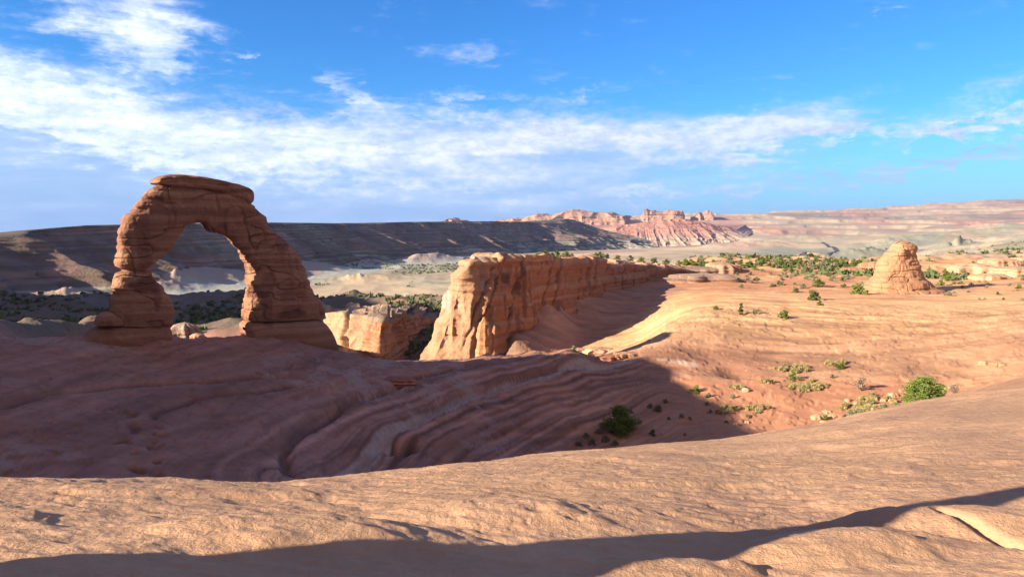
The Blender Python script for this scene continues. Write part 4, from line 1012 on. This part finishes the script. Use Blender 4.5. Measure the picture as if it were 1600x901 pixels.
Vs = np.concatenate([scrub(11000, (-37, -5), (112, 620), 1.3, 1, None, 35, -.15), scrub(5000, (-5, 3), (165, 600), 1.2, 2, None, 30, -.1),
    scrub(2600, (9, 40), (215, 420), 1.1, 3, None, 22, .2), scrub(3000, (5, 40), (420, 1300), 1.6, 4, None, 90, .1), scrub(3500, (-15, 5), (1000, 2200), 3.0, 5, None, 200, .25)])
o = mesh_np('scrub', Vs, np.arange(len(Vs)).reshape(-1, 4), leaf_mat('scrub_leaf', (.10, .125, .05)), smooth=False); tag(o, kind='stuff')
# ------------------------------------------------------------------ road and parked vehicles in the valley
def ribbon(pts, w):
    p = catm([(q[0], q[1]) for q in pts], 14); tn = np.gradient(p, axis=0); tn /= np.linalg.norm(tn, axis=1, keepdims=True); nn_ = np.stack([-tn[:, 1], tn[:, 0]], -1)
    cols = [p+nn_*w*t for t in (-1, 0, 1)]; P_ = np.stack(cols, 1); z = np.maximum.reduce([gfast(P_[..., 0]+a, P_[..., 1]+b) for a in (-6, 0, 6) for b in (-20, 0, 20)])+.5
    V = np.concatenate([P_, z[..., None]], -1); return V.reshape(-1, 3), grid_faces(3, len(p))
m_road = bpy.data.materials.new('asphalt'); m_road.use_nodes = True; m_road.node_tree.nodes['Principled BSDF'].inputs['Base Color'].default_value = (.07, .07, .075, 1); m_road.node_tree.nodes['Principled BSDF'].inputs['Roughness'].default_value = .9
V, Fq = ribbon([pt(1240, 398, 2250), pt(1265, 397, 2330), pt(1300, 394, 2500), pt(1312, 386, 2900), pt(1300, 380, 3300), pt(1285, 374, 3900)], 9)
tag(mesh_np('road', V, Fq, m_road), kind='structure')
def car_mesh():
    import bmesh
    def box(bm, x0, x1, y0, y1, z0, z1, tx=0.0):
        v = [bm.verts.new(p) for p in ((x0,y0,z0),(x1,y0,z0),(x1,y1,z0),(x0,y1,z0),(x0+tx,y0+.12*(tx>0),z1),(x1-tx,y0+.12*(tx>0),z1),(x1-tx,y1-.12*(tx>0),z1),(x0+tx,y1-.12*(tx>0),z1))]
        for f in ((3,2,1,0),(4,5,6,7),(0,1,5,4),(1,2,6,5),(2,3,7,6),(3,0,4,7)): bm.faces.new([v[i] for i in f])
    out = {}
    for nm in ('body', 'cabin', 'wheel'):
        bm = bmesh.new()
        if nm == 'body': box(bm, -2.3, 2.3, -.9, .9, .35, 1.0, .1)
        if nm == 'cabin': box(bm, -1.5, 1.2, -.8, .8, 1.0, 1.65, .4)
        if nm == 'wheel':
            for i in range(1): 
                r_ = bmesh.ops.create_cone(bm, cap_ends=True, segments=14, radius1=.36, radius2=.36, depth=.24)
                bmesh.ops.rotate(bm, verts=bm.verts, matrix=__import__('mathutils').Matrix.Rotation(math.pi/2, 3, 'X'))
        me = bpy.data.meshes.new(nm); bm.to_mesh(me); bm.free(); out[nm] = me
    return out
cm = car_mesh(); paints = []
for nm, cl in (('white_paint', (.8,.8,.8)), ('dark_paint', (.05,.06,.08)), ('silver_paint', (.5,.5,.52))):
    m = bpy.data.materials.new(nm); m.use_nodes = True; b = m.node_tree.nodes['Principled BSDF']; b.inputs['Base Color'].default_value = (*cl, 1); b.inputs['Roughness'].default_value = .35; paints.append(m)
for i in range(9):
    p = pt(1288+i*6.2, 398.5, 2260+i*14); e = empty('parked_car', (p[0], p[1], float(gfast(p[0], p[1]))+.2)); e.rotation_euler = (0, 0, 1.2)
    tag(e, 'tiny vehicle parked in the row far off in the valley', 'car', 'vehicles parked in the valley')
    for nm, mt, loc in [('body', paints[i % 3], (0,0,0)), ('cabin', paints[1], (0,0,0))]+[('wheel', paints[1], (a, b, .36)) for a in (-1.4, 1.4) for b in (-.85, .85)]:
        c = bpy.data.objects.new(nm, cm[nm]); COL.objects.link(c); c.parent = e; c.location = loc
        if not cm[nm].materials: cm[nm].materials.append(mt)
        c.material_slots[0].link = 'OBJECT'; c.material_slots[0].material = mt

for px, d, h in [(842,150,9),(852,152,11),(862,153,8),(870,156,10),(884,160,10),(893,160,7),(930,172,8),(938,174,9),(948,176,7),(905,166,6),(965,184,7),(985,190,8),(1002,196,8),(1022,204,9),(1040,212,8),(1060,216,7),(1085,226,8),(1100,232,9),(800,142,4),(770,135,3)]:
    p = pt(px, 401+(px > 940)*(px-940)*.11, d); s_ = h*d/F
    o = plant('j' if h > 6 else 's', p[0], p[1], s_*1.1, 'low green shrub growing on the flat top of the fin', 'shrub', 'shrubs on top of the fin'); o.location.z = p[2]-.25

for k in protos:                      # drop source plants that were never placed
    for v, o in enumerate(protos[k]):
        if (k, v) not in used:
            for ch in list(o.children): bpy.data.objects.remove(ch)
            bpy.data.objects.remove(o)
